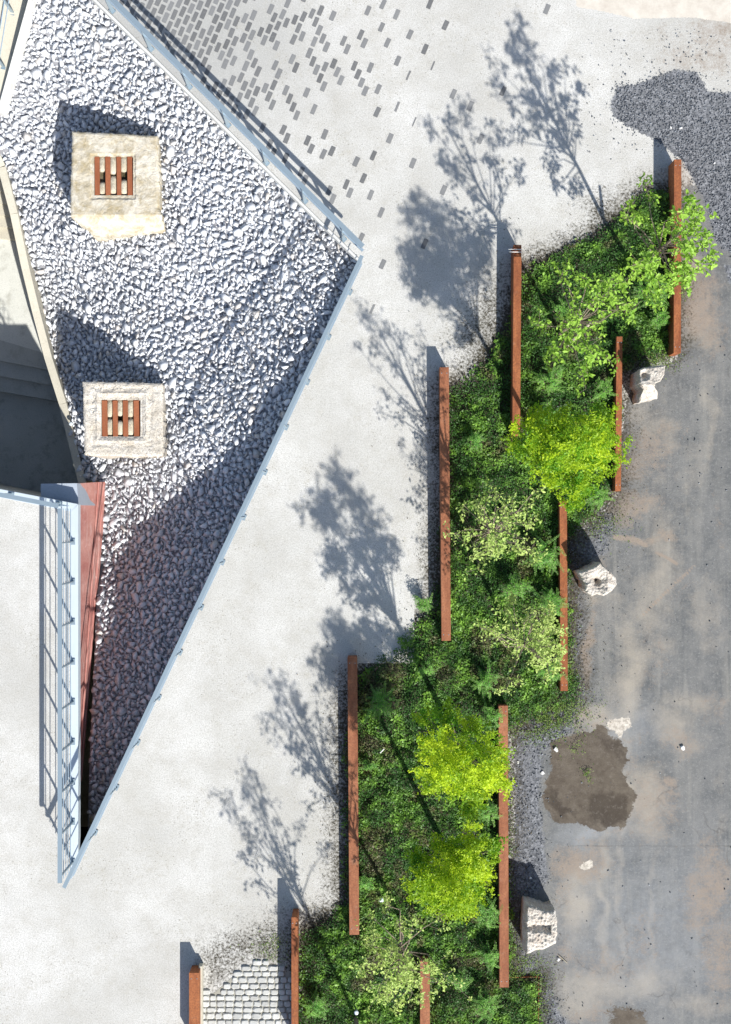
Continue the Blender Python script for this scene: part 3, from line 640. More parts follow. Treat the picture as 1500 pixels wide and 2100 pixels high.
# ---------------------------------------------------------------- railings
def railing(name, label, pts, rails, post_sp, z0=lambda t: 0, h=1.2, topw=.085, rr=.012, postw=.06, first=.3, thick_mid=0, lean=(0, 0)):
    root = empty(name, (*pts[0], z0(0)), label, 'railing', None); L = Vector(root.location)
    mb = MB(); total = 0
    segs = [(np.array(pts[i]), np.array(pts[i+1])) for i in range(len(pts)-1)]; Ltot = sum(np.linalg.norm(b-a) for a, b in segs)
    def seg(a, b, w_, zA, zB, th):
        d = (b-a)/np.linalg.norm(b-a); nn = np.array([-d[1], d[0]])*w_/2
        q = [(a-nn, zA), (b-nn, zB), (b+nn, zB), (a+nn, zA)]
        v = [(*p, z-th) for p, z in q]+[(*p, z) for p, z in q]
        return [tuple(np.array(p)-np.array(L)) for p in v], [(3, 2, 1, 0), (4, 5, 6, 7)]+[(k, (k+1) % 4, 4+(k+1) % 4, 4+k) for k in range(4)]
    s = 0
    for a, b in segs:
        l = np.linalg.norm(b-a); mb.add(*seg(a, b, topw, z0(s/Ltot)+h, z0((s+l)/Ltot)+h, .035)); s += l
    mb.build('top_rail', M_STEEL, root)
    for f in rails:
        s = 0; mb = MB()
        for a, b in segs:
            l = np.linalg.norm(b-a)
            if thick_mid: mb.add(*seg(a, b, thick_mid, z0(s/Ltot)+h*f, z0((s+l)/Ltot)+h*f, .05))
            else: mb.bar(Vector((*a, z0(s/Ltot)+h*f))-L, Vector((*b, z0((s+l)/Ltot)+h*f))-L, rr, 5)
            s += l
        mb.build('rail', M_CABLE, root)
    s = 0
    for a, b in segs:
        l = np.linalg.norm(b-a); d = (b-a)/l; nn = np.array([-d[1], d[0]]); t = first
        while t < l:
            p = a+d*t; z = z0((s+t)/Ltot); mb = MB()
            # tapered flat post, wide at the foot
            q0, q1 = postw*.5, postw*.5
            v = []
            for zz, hw in ((z+.01, postw*.95), (z+h-.035, postw*.5)):
                for sx, sy in ((-1, -1), (1, -1), (1, 1), (-1, 1)): v.append((*(p+d*sx*.012+nn*sy*hw), zz))
            v = [tuple(np.array(x)-np.array(L)) for x in v]
            mb.add(v, [(3, 2, 1, 0), (4, 5, 6, 7)]+[(k, (k+1) % 4, 4+(k+1) % 4, 4+k) for k in range(4)])
            po = mb.build('post', M_STEEL, root)
            mb = MB(); mb.prism(p-d*.06-np.array(L[:2]), p+d*.06-np.array(L[:2]), .10, z+.012-L.z, z+.026-L.z)
            bp = mb.build('base_plate', M_STEEL, po)
            t += post_sp
        s += l
    return root
# west plaza railing (straight, next to the red wall)
railing('railing', 'long straight pale steel railing with thin cables above the red wall', [w(150, 1043), w(150, 1778)], [.18, .36, .54, .72, .86], .82, lambda t: .012, 1.2, .085, .009, .03, .68)
railing('railing', 'short pale steel railing above the dark stairwell', [w(147, 1038), w(0, 1010), w(-380, 938)], [.18, .36, .54, .72, .86], 1.0, lambda t: .012, 1.2, .085, .009, .03, .25)
railing('railing', 'slanting steel railing along the right edge of the white rubble down to its tip', [w(743, 545), w(156, 1790)], [.2, .4, .6, .8], 1.02, lambda t: .0, 1.12, .075, .009, .03, .6)
railing('railing', 'diagonal steel railing beside the dark brick paving', [w(-50, -255), w(745, 530)], [.66], 1.11, lambda t: .0, 1.28, .095, .012, .045, .62, .055)
pz = lambda t: -.35-.95*t
railing('railing', 'steel railing on the upper left footpath', [w(62, -260), w(-40, 180)], [.35, .6], 1.1, pz, 1.1, .06, .012, .04, .4)

# ---------------------------------------------------------------- brick and cobble paving
def bricks():
    th = math.radians(23.5); u = np.array([math.sin(th), -math.cos(th)]); v = np.array([math.cos(th), math.sin(th)])
    cand = []
    for i in range(-60, 80):
        for j in range(-40, 80):
            off = .5 if i % 2 else 0
            p = np.array([330., 60.])+v*13.6*i+u*25.5*(j+off); x, y = p
            if not (150 < x < 775 and -70 < y < 560): continue
            s = (x-200)*.70-(y)*.714-0
            if s < 22: continue
            t = (x-200)*.714+y*.70; r = t+.45*s
            dn = np.interp(r, [0, 190, 250, 330, 430, 520, 620, 720, 840, 900], [1, 1, .92, .72, .48, .34, .22, .13, .06, 0])
            bay = (((i % 4)*5+(j % 4)*7+(i//4 % 2)*3+((i+j) % 3)*2) % 16+.5)/16
            bay = (bay*.9+random.random()*.10)
            if bay < dn: cand.append((x, y, 1.0))
    man = [(882,8),(914,52),(1122,19),(841,71),(814,30),(783,56),(795,88),(872,101),(816,125),(760,139),(776,183),(774,230),(815,219,.5),(800,284),(930,193),(965,218),
           (1032,187),(986,285),(847,335),(910,390),(871,500),(782,436),(785,542),(755,22),(786,9),(764,634,.5),(741,488),(850,250,.3),(838,155,.4),(888,135,.3)]
    cand = [c for c in cand if min(math.hypot(c[0]-q[0], c[1]-q[1]) for q in man) > 24]
    cand += [(q[0], q[1], q[2] if len(q) > 2 else 1.0) for q in man]
    V = []; F = []; T = []
    for (x, y, k) in cand:
        a = th+random.uniform(-.03, .03); uu = np.array([math.sin(a), -math.cos(a)]); vv = np.array([math.cos(a), math.sin(a)])
        hl, hw = 10.3*random.uniform(.94, 1.04), 4.7*random.uniform(.92, 1.06)*k; c0 = np.array([x, y]); n0 = len(V); t = random.random()
        ring = [(-1, -.8), (-.93, -1), (.93, -1), (1, -.8), (1, .8), (.93, 1), (-.93, 1), (-1, .8)]
        for zz in (-.02, .0055):
            for (a1, b1) in ring: q = c0+uu*a1*hl+vv*b1*hw; V.append(P(q[0], q[1], 0)[:2]+(zz,)); T.append(t)
        F.append(tuple(n0+8+i for i in range(8))[::-1] if False else tuple(n0+8+i for i in range(7, -1, -1)))
        for i in range(8): F.append((n0+i, n0+8+i, n0+8+(i+1) % 8, n0+(i+1) % 8))
    o = mesh_np('brick_paving', V, F, M_BRICK, tint=np.array(T)); return o
ob = bricks(); tag(ob, kind='structure')
bm_ = ob.data
# make brick tops face up
import bmesh
def fix_normals(o):
    b = bmesh.new(); b.from_mesh(o.data); bmesh.ops.recalc_face_normals(b, faces=b.faces); b.to_mesh(o.data); b.free()
fix_normals(ob)
def cobbles():
    V = []; F = []; T = []; row = 0; y = 1968
    while y < 2140:
        h = random.uniform(11, 14); x = 412+random.uniform(-6, 4)
        while x < 606:
            wd = random.uniform(12, 22); cx, cy = x+wd/2, y+h/2
            lim = np.interp(cx, [410, 440, 500, 540, 600], [2040, 2032, 1978, 1972, 2000])
            if cy > lim+random.uniform(-6, 6):
                n0 = len(V); t = random.random(); K = 10
                for (sc, z) in ((1, -.01), (.98, .022), (.72, .04)):
                    for k in range(K):
                        a = 2*math.pi*k/K; ca, sa = math.cos(a), math.sin(a)
                        sx = abs(ca)**.5*np.sign(ca); sy = abs(sa)**.5*np.sign(sa)
                        V.append(P(cx+sx*wd*.47*sc+random.uniform(-.5, .5), cy+sy*h*.46*sc+random.uniform(-.5, .5), 0)[:2]+(z+random.uniform(-.003, .003),)); T.append(t)
                for l in range(2):
                    for k in range(K): F.append((n0+l*K+k, n0+l*K+(k+1) % K, n0+(l+1)*K+(k+1) % K, n0+(l+1)*K+k))
                F.append(tuple(n0+2*K+k for k in range(K)))
            x += wd
        y += h; row += 1
    o = mesh_np('cobble_paving', V, F, M_COB, tint=np.array(T)); fix_normals(o); return o
tag(cobbles(), kind='structure')
mb = MB(); mb.poly([P(x, y, 0) for x, y in ((412,2045),(440,2036),(470,2010),(505,1980),(545,1972),(603,1995),(603,2200),(412,2200))][::-1], -.03, .004)
m = NT('cobble_joint', .95); m.col(m.mix(m.noise(8, 5, .7), (.26, .25, .20), (.42, .40, .35)))
o = mb.build('cobble_bedding', m.m); tag(o, kind='structure')

# ---------------------------------------------------------------- corten walls
def corten_wall(label, xl, xr, yt, yb, h, mat, slant=0, bolts=True):
    """flat topped steel box wall; px edges measured at its top"""
    a = P((xl+xr)/2, yt, h); b = P((xl+xr)/2+slant, yb, h); wd = (xr-xl)*.01*(H-h)/H
    root = empty('steel_wall', (a[0], (a[1]+b[1])/2, 0), label, 'steel wall', 'rusty steel walls edging the planting beds'); L = root.location
    A_ = (a[0]-L.x, a[1]-L.y); B_ = (b[0]-L.x, b[1]-L.y)
    mb = MB(); mb.prism(A_, B_, wd-.012, 0-.05, h-.012); mb.build('wall_body', mat, root)
    mb = MB(); mb.prism(A_, B_, wd, h-.0125, h, .003); mb.build('top_plate', mat, root)
    if bolts:
        mb = MB()
        for y in (A_[1]-.12, B_[1]+.12):
            for s in (-1, 1): mb.bar((A_[0]*0+(A_ if y == A_[1]-.12 else B_)[0]+s*wd*.28, y, h), ((A_ if y == A_[1]-.12 else B_)[0]+s*wd*.28, y, h+.008), .009, 8)
        mb.build('bolt', M_RIM, root)
    return root
corten_wall('upper right rusty wall under the overhanging loose green tree, beside dark gravel', 1383, 1398, 327, 724, .56, M_CORTEN, -1)
corten_wall('rusty wall with two white tubes across its top end', 1054, 1070, 502, 893, .54, M_CORTEN, -3)
corten_wall('rusty wall barred with branch shadows between two slanting white paving patches', 902, 921, 753, 1314, .46, M_CORTEN2, 4)
corten_wall('longest left rusty wall beside the broad bed with two yellow trees', 713, 733, 1348, 1917, .40, M_CORTEN2, 4)
corten_wall('thin rusty wall between the white cobbles and the dark shrubs', 598, 611, 1881, 2150, .60, M_CORTEN, 0)
corten_wall('bottom left rusty wall with a pale board along it', 388, 409, 1995, 2150, .46, M_CORTEN, 0)
corten_wall('short rusty wall partly hidden by the lime green round tree', 1265, 1277, 690, 1007, .42, M_CORTEN, -3)
corten_wall('thin rusty wall beside the white boulder with a hole', 1148, 1163, 1028, 1417, .42, M_CORTEN, 2)
corten_wall('right rusty wall between the yellow trees and the grey gravel strip', 1023, 1042, 1447, 2025, .42, M_CORTEN2, 2)
corten_wall('stub of rusty wall under the pale leaved tree at the bottom', 862, 882, 1970, 2150, .40, M_CORTEN2, 0)
mb = MB(); mb.prism(P(1046, 2003), P(1104, 2002), .012, -.05, .05); mb.prism(P(1105, 2002), P(1103, 2150), .012, -.05, .05)
o = mb.build('steel_edging', M_CORTEN); tag(o, 'thin rusty edging strip around the low green corner at the bottom', 'edging')
mb = MB(); mb.prism(P(411.5, 1981, .2), P(412, 2150, .2), .075, -.05, .2, .01); o = mb.build('board', M_CONCB); tag(o, 'pale weathered board standing against the bottom left rusty wall', 'board')
for k, yy in enumerate((511, 516.5)):
    mb = MB(); mb.bar(P(1043+k, yy, .58), P(1070, yy+.5, .58), .008, 8); o = mb.build('white_tube', M_TUBE); tag(o, ('upper' if k == 0 else 'lower')+' of the two thin white tubes lying across a rusty wall end', 'tube', 'white tubes across the rusty wall')

# ---------------------------------------------------------------- stone blocks with rusty bars
def stone_block(label, out, ztop, zbot, rec, bars, mat, corner_z, lumps, rough=.012):
    """out: outline (pixels) clockwise from top-left 4 corner chains; top is a grid mapped inside"""
    c = P(sum(p[0] for p in out)/len(out), sum(p[1] for p in out)/len(out), ztop)
    root = empty('stone_block', (c[0], c[1], zbot), label, 'stone block'); L = np.array(root.location)
    x0, x1 = min(p[0] for p in out)-4, max(p[0] for p in out)+4; y0, y1 = min(p[1] for p in out)-4, max(p[1] for p in out)+4
    st = 2.0; xs = np.arange(x0, x1, st); ys = np.arange(y0, y1, st); gx, gy = np.meshgrid(xs, ys)
    d = polydist(gx, gy, out)
    # bring points to the outline: mask by distance and bend down at the rim
    zz = np.full(gx.shape, ztop)+corner_z(gx, gy)
    rx0, ry0, rx1, ry1 = rec; dr = np.minimum(np.minimum(gx-rx0, rx1-gx), np.minimum(gy-ry0, ry1-gy))+(fbm(gx, gy, 4, 1/6)-.5)*3
    zz -= np.clip((dr)/2.5, 0, 1)*.028
    hb = bars; bx0, bx1 = bars[0][0]-1, bars[-1][1]+1; by0, by1 = bars[0][2], bars[0][3]
    hd = np.minimum(np.minimum(gx-bx0, bx1-gx), np.minimum(gy-by0, by1-gy)); zz -= np.clip(hd/1.5, 0, 1)*.20
    zz += (fbm(gx, gy, 12, 1/9, 5)-.5)*rough*2.2+(fbm(gx, gy, 31, 1/30)-.5)*.03
    if ztop < -.8: zz += .022*np.exp(-((dr+5)/2.2)**2)-.02*np.exp(-((dr+14)/3.5)**2)*(fbm(gx, gy, 8, 1/14) > .46)
    edge_ = np.clip(1-d/7, 0, 1)**2*(.02+.05*fbm(gx, gy, 22, 1/12)); zz -= edge_
    ok = d > -1.0+(fbm(gx, gy, 40, 1/8)-.5)*5
    ok = d > (fbm(gx, gy, 40, 1/7)-.5)*3.0
    Vt = np.stack([(gx-750)*.01*(H-ztop)/H, -(gy-1050)*.01*(H-ztop)/H, zz], -1).reshape(-1, 3)
    nx, ny = len(xs), len(ys); i = (np.arange(ny-1)[:, None]*nx+np.arange(nx-1)[None])
    okf = ok[:-1, :-1] & ok[1:, :-1] & ok[:-1, 1:] & ok[1:, 1:]; idx = i[okf]
    F = [(a, a+nx, a+nx+1, a+1) for a in idx]
    # skirt
    cnt = {}
    for f in F:
        for k in range(4):
            e = (f[k], f[(k+1) % 4]); cnt[e] = cnt.get(e, 0)+1
    V = [tuple(p) for p in Vt]; low = {}
    def lowv(a, lev):
        if (a, lev) not in low:
            p = Vt[a]; cc = np.array([c[0], c[1]]); q = cc+(p[:2]-cc)*(1-.0*lev); n_ = (mnoise.noise(Vector((p[0]*3, p[1]*3, lev*2.0))))*.05
            dd = (p[:2]-cc)/np.linalg.norm(p[:2]-cc); low[(a, lev)] = len(V)
            zq = p[2]-.03 if lev == 1 else (p[2]*.55+zbot*.45 if lev == 2 else zbot)
            V.append((q[0]+dd[0]*(n_ if lev > 1 else .004), q[1]+dd[1]*(n_ if lev > 1 else .004), zq))
        return low[(a, lev)]
    for (a, b) in list(cnt):
        if (b, a) not in cnt:
            for lv in range(3):
                aa = a if lv == 0 else lowv(a, lv); bb = b if lv == 0 else lowv(b, lv); F.append((bb, aa, lowv(a, lv+1), lowv(b, lv+1)))
    V = np.array(V); used = sorted({v for f in F for v in f}); mp = {v: k for k, v in enumerate(used)}
    mesh_np('block_body', V[used]-L, [tuple(mp[v] for v in f) for f in F], mat, root)
    for (a, b, c0, c1) in bars:
        z = ztop+float(corner_z(np.array([(a+b)/2.]), np.array([(c0+c1)/2.]))[0])-.030
        mb = MB(); p0 = np.array(P((a+b)/2, c0+1, z))-L; p1 = np.array(P((a+b)/2+1, c1, z))-L
        mb.prism(p0, p1, (b-a)*.01*(H-z)/H, p0[2]-.05, p0[2], .004); mb.build('bar', M_BAR, root)
    # stone infill between the bars with a dark gap across the middle
    for k in range(len(bars)-1):
        a, b = bars[k][1], bars[k+1][0]; c0, c1 = bars[0][2], bars[0][3]
        for (u0, u1) in lumps[k]:
            z = ztop+float(corner_z(np.array([(a+b)/2.]), np.array([(c0+c1)/2.]))[0])-.036
            V = []; F = []; K = 16; nR = 4; cx, cy = (a+b)/2, c0+(c1-c0)*(u0+u1)/2; hx, hy = (b-a)/2+.6, (c1-c0)*(u1-u0)/2
            for r in range(nR+1):
                t = r/nR
                for q in range(K):
                    an = 2*math.pi*q/K; ca, sa = math.cos(an), math.sin(an); sx = abs(ca)**.45*np.sign(ca); sy = abs(sa)**.45*np.sign(sa)
                    s = math.sin((1-t)*math.pi/2*.92+.12) if r < nR else 0
                    px, py = cx+sx*hx*s, cy+sy*hy*s; zz_ = z-.09*(1-t)**2.5+random.uniform(-.004, .004)
                    V.append(np.array(P(px, py, zz_))-L)
            for r in range(nR):
                for q in range(K): F.append((r*K+q, r*K+(q+1) % K, (r+1)*K+(q+1) % K, (r+1)*K+q))
            mesh_np('infill_stone', V, F, M_LUMP, root, smooth=True)
    mb = MB(); z = ztop+float(corner_z(np.array([bx1]), np.array([by0]))[0])-.19; mb.poly([np.array(P(*p, z))-L for p in ((bx0+1, by0+2), (bx1-1, by0+2), (bx1-1, by1-2), (bx0+1, by1-2))][::-1], z-.02-L[2], z+.02-L[2])
    mb.build('recess_floor', M_DARKHOLE, root)
cz1 = lambda x, y: -np.clip((y-441)/30, 0, 1)*.42-np.clip((x-300)/40, 0, 1)*.02
stone_block('large yellowish stone block with four rusty bars, upper one on the white rubble',
            [(147,268),(235,272),(324,277),(327,330),(328,420),(325,425),(333,440),(334,468),(270,472),(200,477),(183,474),(165,458),(144,444),(143,400),(146,330)],
            -.58, -2.4, (185, 315, 279, 409), [(194,204,320,400),(216,226,320,400),(239,248,320,400),(261,271,320,400)], M_BLOCK1, cz1,
            [[(0, .42), (.66, 1)], [(0, .48), (.50, 1)], [(0, .42), (.60, 1)]], .010)
cz2 = lambda x, y: -(x-170)/165*.10
stone_block('pale pitted stone block with four rusty bars, lower one beside the stairwell wall',
            [(169,781),(250,782),(333,784),(335,860),(335,937),(250,937),(173,935),(170,860)],
            -.98, -3.3, (204, 811, 294, 899), [(209,220,820,895),(231,241,820,895),(252,262,820,895),(274,285,820,895)], M_BLOCK2, cz2,
            [[(0, .48), (.50, 1)], [(0, .45), (.56, 1)], [(0, .48), (.50, 1)]], .016)

# ---------------------------------------------------------------- boulders
def boulder(label, out, h, topf, mat, seed, rough=.03, cen=None):
    poly = [np.array(P(x, y, h*.9)) for x, y in out]; cen = np.mean([p[:2] for p in poly], 0) if cen is None else np.array(P(*cen, h*.9)[:2])
    K = 150; R = []; 
    for k in range(K):
        a = 2*math.pi*k/K; d = np.array([math.cos(a), math.sin(a)]); best = .1
        for i in range(len(poly)):
            p, q = poly[i][:2]-cen, poly[(i+1) % len(poly)][:2]-cen; e = q-p; det = d[0]*(-e[1])+e[0]*d[1]
            if abs(det) < 1e-12: continue
            t = (p[0]*(-e[1])+e[0]*p[1])/det; s = (d[0]*p[1]-d[1]*p[0])/det
            if t > 0 and -1e-6 <= s <= 1+1e-6: best = max(best, t)
        R.append(best)
    R = np.array(R); V = []; rings = list(np.linspace(.0, 1, 30)); F = []
    for r in rings:
        for k in range(K):
            a = 2*math.pi*k/K; jag = 1+.05*mnoise.noise(Vector((math.cos(a)*5, math.sin(a)*5, seed)))*r+.03*mnoise.noise(Vector((math.cos(a)*16, math.sin(a)*16, seed)))*r
            x = cen[0]+math.cos(a)*R[k]*r*jag; y = cen[1]+math.sin(a)*R[k]*r*jag
            px, py = 750+x*100*H/(H-h*.9), 1050-y*100*H/(H-h*.9)
            z = h*topf(px, py)-max(0, r-.85)**2*2.2*h*1.2
            z += rough*1.6*mnoise.fractal(Vector((x*5, y*5, seed)), 1, 2, 5)+rough*.8*mnoise.noise(Vector((x*22, y*22, seed)))
            V.append((x, y, z))
    nr = len(rings)
    for s in (.8, .55, .3, .1, -.05):
        for k in range(K):
            a = 2*math.pi*k/K; p = V[(nr-1)*K+k]; o_ = 1+.06*mnoise.noise(Vector((math.cos(a)*3, math.sin(a)*3, s*4+seed)))
            V.append((cen[0]+(p[0]-cen[0])*o_*(1-.05*(1-s)), cen[1]+(p[1]-cen[1])*o_*(1-.05*(1-s)), p[2]*s if s > 0 else -.05)); 
    tot = nr+5
    for r in range(tot-1):
        for k in range(K): F.append((r*K+k, (r+1)*K+k, (r+1)*K+(k+1) % K, r*K+(k+1) % K))
    V = np.array(V); o = mesh_np('boulder', V, F, mat, loc=(cen[0], cen[1], 0)); b = bmesh.new(); b.from_mesh(o.data)
    bmesh.ops.remove_doubles(b, verts=b.verts, dist=.0005); bmesh.ops.recalc_face_normals(b, faces=b.faces); b.to_mesh(o.data); b.free()
    tag(o, label, 'boulder', 'pale boulders on the asphalt'); return o
g2 = lambda x, y, cx, cy, s: math.exp(-((x-cx)**2+(y-cy)**2)/(2*s*s))
boulder('jagged cream boulder with a notched corner, right of the short rusty wall', [(1313,756),(1330,752),(1352,750),(1365,749),(1363,768),(1355,782),(1345,785),(1342,800),(1352,803),(1354,816),(1318,822),(1316,812),(1320,798),(1311,785),(1312,770)],
        1.12, lambda x, y: .95-.25*max(0, (y-790)/30)-.15*g2(x, y, 1322, 768, 6), M_ROCK, 3.1, .020, (1331, 783))
boulder('white five sided boulder with a dark hole in its middle', [(1188,1174),(1215,1163),(1230,1152),(1238,1162),(1252,1172),(1266,1186),(1268,1198),(1258,1212),(1236,1222),(1224,1218),(1212,1223),(1200,1210),(1198,1195)],
        1.02, lambda x, y: 1.0-.16*g2(x, y, 1225, 1191, 3.4)-.06*g2(x, y, 1221, 1186, 3)-.12*g2(x, y, 1226, 1188, 10)-.2*max(0, (x-1245)/25), M_ROCK, 8.7, .026)
def trough(x, y):
    z = .97
    if x < 1130:
        d = abs(y-(1900+(x-1085)*.10)); z -= .15*(.5+.5*math.cos(math.pi*d/13)) if d < 13 else 0
    return z-.35*max(0, (1082-x)/8)-.10*max(0, (y-1930)/25)
boulder('tan boulder with a smooth trough cut across it, beside the right rusty wall', [(1078,1853),(1092,1856),(1110,1864),(1128,1868),(1138,1866),(1142,1882),(1143,1915),(1139,1935),(1118,1948),(1098,1952),(1080,1958),(1075,1950),(1075,1900)],
        .80, trough, M_ROCK, 5.2, .028)
# small white pebbles lying about
for k, (x, y, s, lab) in enumerate([(1140, 1537, .09, 'largest white pebble beside the damp brown patch'), (1063, 1563, .05, 'white pebble nearest the right rusty wall'), (1113, 1585, .07, 'white pebble on the left rim of the damp patch'),
        (1145, 1967, .07, 'white pebble below the boulder with a trough'), (1376, 262, .05, 'left one of the pair of white pebbles on dark gravel'), (1396, 263, .06, 'right one of the pair of white pebbles on dark gravel'), (1399, 1534, .09, 'white stone chip on the open asphalt'),
        (1088, 1800, .05, 'white pebble above the shadow of the trough boulder'), (1464, 335, .05, 'lone white pebble on the right part of the dark gravel')]):
    V, F = protos[k]; p = P(x, y, 0)
    o = mesh_np('pebble', V*s*1.4, [tuple(f) for f in F], M_PEB); o.location = (p[0], p[1], s*.4); tag(o, lab, 'pebble', 'white pebbles')
mb = MB(); mb.bar(P(1147, 1960, .03), P(1164, 1975, .02), .008, 6); o = mb.build('stick', M_PBARK); tag(o, 'thin stick on the asphalt below the trough boulder', 'stick')
mb = MB(); mb.bar(P(780, 1544, .32), P(788, 1536, .33), .012, 6); o = mb.build('stick', M_TUBE); tag(o, 'white stick lying in the ground cover beside the longest left wall', 'stick')

# ---------------------------------------------------------------- vegetation
def leaves(name, pos, dirv, up, size, tint, mat, parent=None, loc=None, wid=.5, big=False, fold=.12):
    pos = np.asarray(pos, float); N = len(pos); d = dirv/np.linalg.norm(dirv, axis=1)[:, None]
    s = np.cross(d, up); s /= np.linalg.norm(s, axis=1)[:, None]+1e-9; u = np.cross(s, d); sz = size[:, None]
    if big:
        tpl = [(0, 0, 0), (.3, .5, .0), (.7, .36, -.03), (1, 0, -.16), (.7, -.36, -.03), (.3, -.5, .0)]
        # folded along the midrib: lift both sides
        V = np.stack([pos+d*a*sz+s*b*wid*sz+u*(c+abs(b)*fold)*sz for a, b, c in tpl], 1).reshape(-1, 3)
        i = np.arange(N)[:, None]*6; F = np.concatenate([i+np.array([[0, 1, 2, 3]]), i+np.array([[0, 3, 4, 5]])]); k = 6
    else:
        tpl = [(0, 0, 0), (.45, .5, .05), (1, 0, -.05), (.45, -.5, .05)]
        V = np.stack([pos+d*a*sz+s*b*wid*sz+u*c*sz for a, b, c in tpl], 1).reshape(-1, 3)
        F = np.arange(N*4).reshape(N, 4); k = 4
    T = np.repeat(tint, k, 0)
    return mesh_np(name, V, F, mat, parent, tint=T, loc=None if loc is None else loc)
def rdir(n, zlo=-.5, zhi=.6):
    a = rng.uniform(0, 2*np.pi, n); z = rng.uniform(zlo, zhi, n); r = np.sqrt(1-z*z); return np.stack([r*np.cos(a), r*np.sin(a), z], -1)
def upv(n, sd=.45):
    u = np.stack([rng.normal(0, sd, n), rng.normal(0, sd, n), np.ones(n)], -1); return u/np.linalg.norm(u, axis=1)[:, None]

def loose_tree(label, bpx, cpx, ztop, rad, zlow, nbr, leaf, mat, seed, per=8, lenf=1.0, branch_mat=None, skirt=()):
    """slim trunk, radiating branches and drooping leaf clusters. cpx: crown centre pixel, bpx base pixel on the ground."""
    r = random.Random(seed); base = Vector(P(*bpx, 0)); cz = (ztop+zlow)/2; cc = Vector(P(*cpx, cz)); cc.z = cz
    root = empty('young_tree', base, label, 'tree', 'young trees in the planting beds'); bm_m = branch_mat or M_BARK
    fork = Vector((base.x*.55+cc.x*.45, base.y*.55+cc.y*.45, zlow*.85)); mb = MB()
    mid = base.lerp(fork, .5)+Vector((r.uniform(-.05, .05), r.uniform(-.05, .05), 0))
    mb.tube([base-base-Vector((0, 0, .05)), mid-base, fork-base, cc.lerp(fork, .35)-base, Vector((cc.x, cc.y, ztop-.25))-base], [.045, .038, .032, .022, .008], 8)
    mb.build('trunk', bm_m, root)
    tips = []; mbb = MB()
    for k in range(nbr):
        a = 2*math.pi*r.random(); t = (k+r.random())/nbr; zt = zlow+(ztop-zlow)*(t**.9)
        prof = math.sin(math.pi*min(1, .22+.72*t))**.8; R_ = rad*prof*r.choice((.45, .7, .9, 1.0, 1.2))*r.uniform(.85, 1.1)
        st = fork.lerp(Vector((cc.x, cc.y, ztop-.3)), t*.55*r.uniform(.4, 1.3)); tip = Vector((cc.x+math.cos(a)*R_, cc.y+math.sin(a)*R_, zt))
        if skirt:
            pass
        m1 = st.lerp(tip, .5)+Vector((r.gauss(0, .11), r.gauss(0, .11), r.uniform(-.12, .12)))
        mbb.tube([st-base, m1-base, tip-base], [.014, .009, .004], 5)
        for f in (.66, .84, 1.0):
            p = st.lerp(m1, f*2) if f < .5 else m1.lerp(tip, (f-.5)*2)
            for q in range(1 if f < .7 else 3):
                tw = p+Vector((r.gauss(0, .10), r.gauss(0, .10), r.uniform(-.06, .12)))*lenf; mbb.bar(p-base, tw-base, .003, 4); tips.append(tw)
            if f == 1.0: tips.append(tip)
    mbb.build('branch', bm_m, root)
    pos = []; dr = []; sz = []; ti = []
    for tpt in tips:
        if r.random() < .10: continue
        k = r.randint(int(per*.6), int(per*1.4)); g = r.random(); vig = r.uniform(.7, 1.15)
        for q in range(k):
            a = 2*math.pi*(q/k)+r.uniform(-.4, .4); el = r.uniform(-.75, .25)
            d = Vector((math.cos(a)*math.cos(el), math.sin(a)*math.cos(el), math.sin(el)))
            o_ = Vector((r.gauss(0, .035), r.gauss(0, .035), r.gauss(0, .04)))*lenf
            pos.append(tpt+o_+d*.01-base); dr.append(d); sz.append(leaf*vig*r.uniform(.6, 1.15)); ti.append((min(1, max(0, .25+.5*g+r.uniform(-.25, .35))), r.random(), 0))
    pos = np.array([p[:] for p in pos]); N = len(pos)
    leaves('foliage', pos, np.array([d[:] for d in dr]), upv(N, .5), np.array(sz), np.array(ti), mat, root, big=True, wid=.52)
    return root
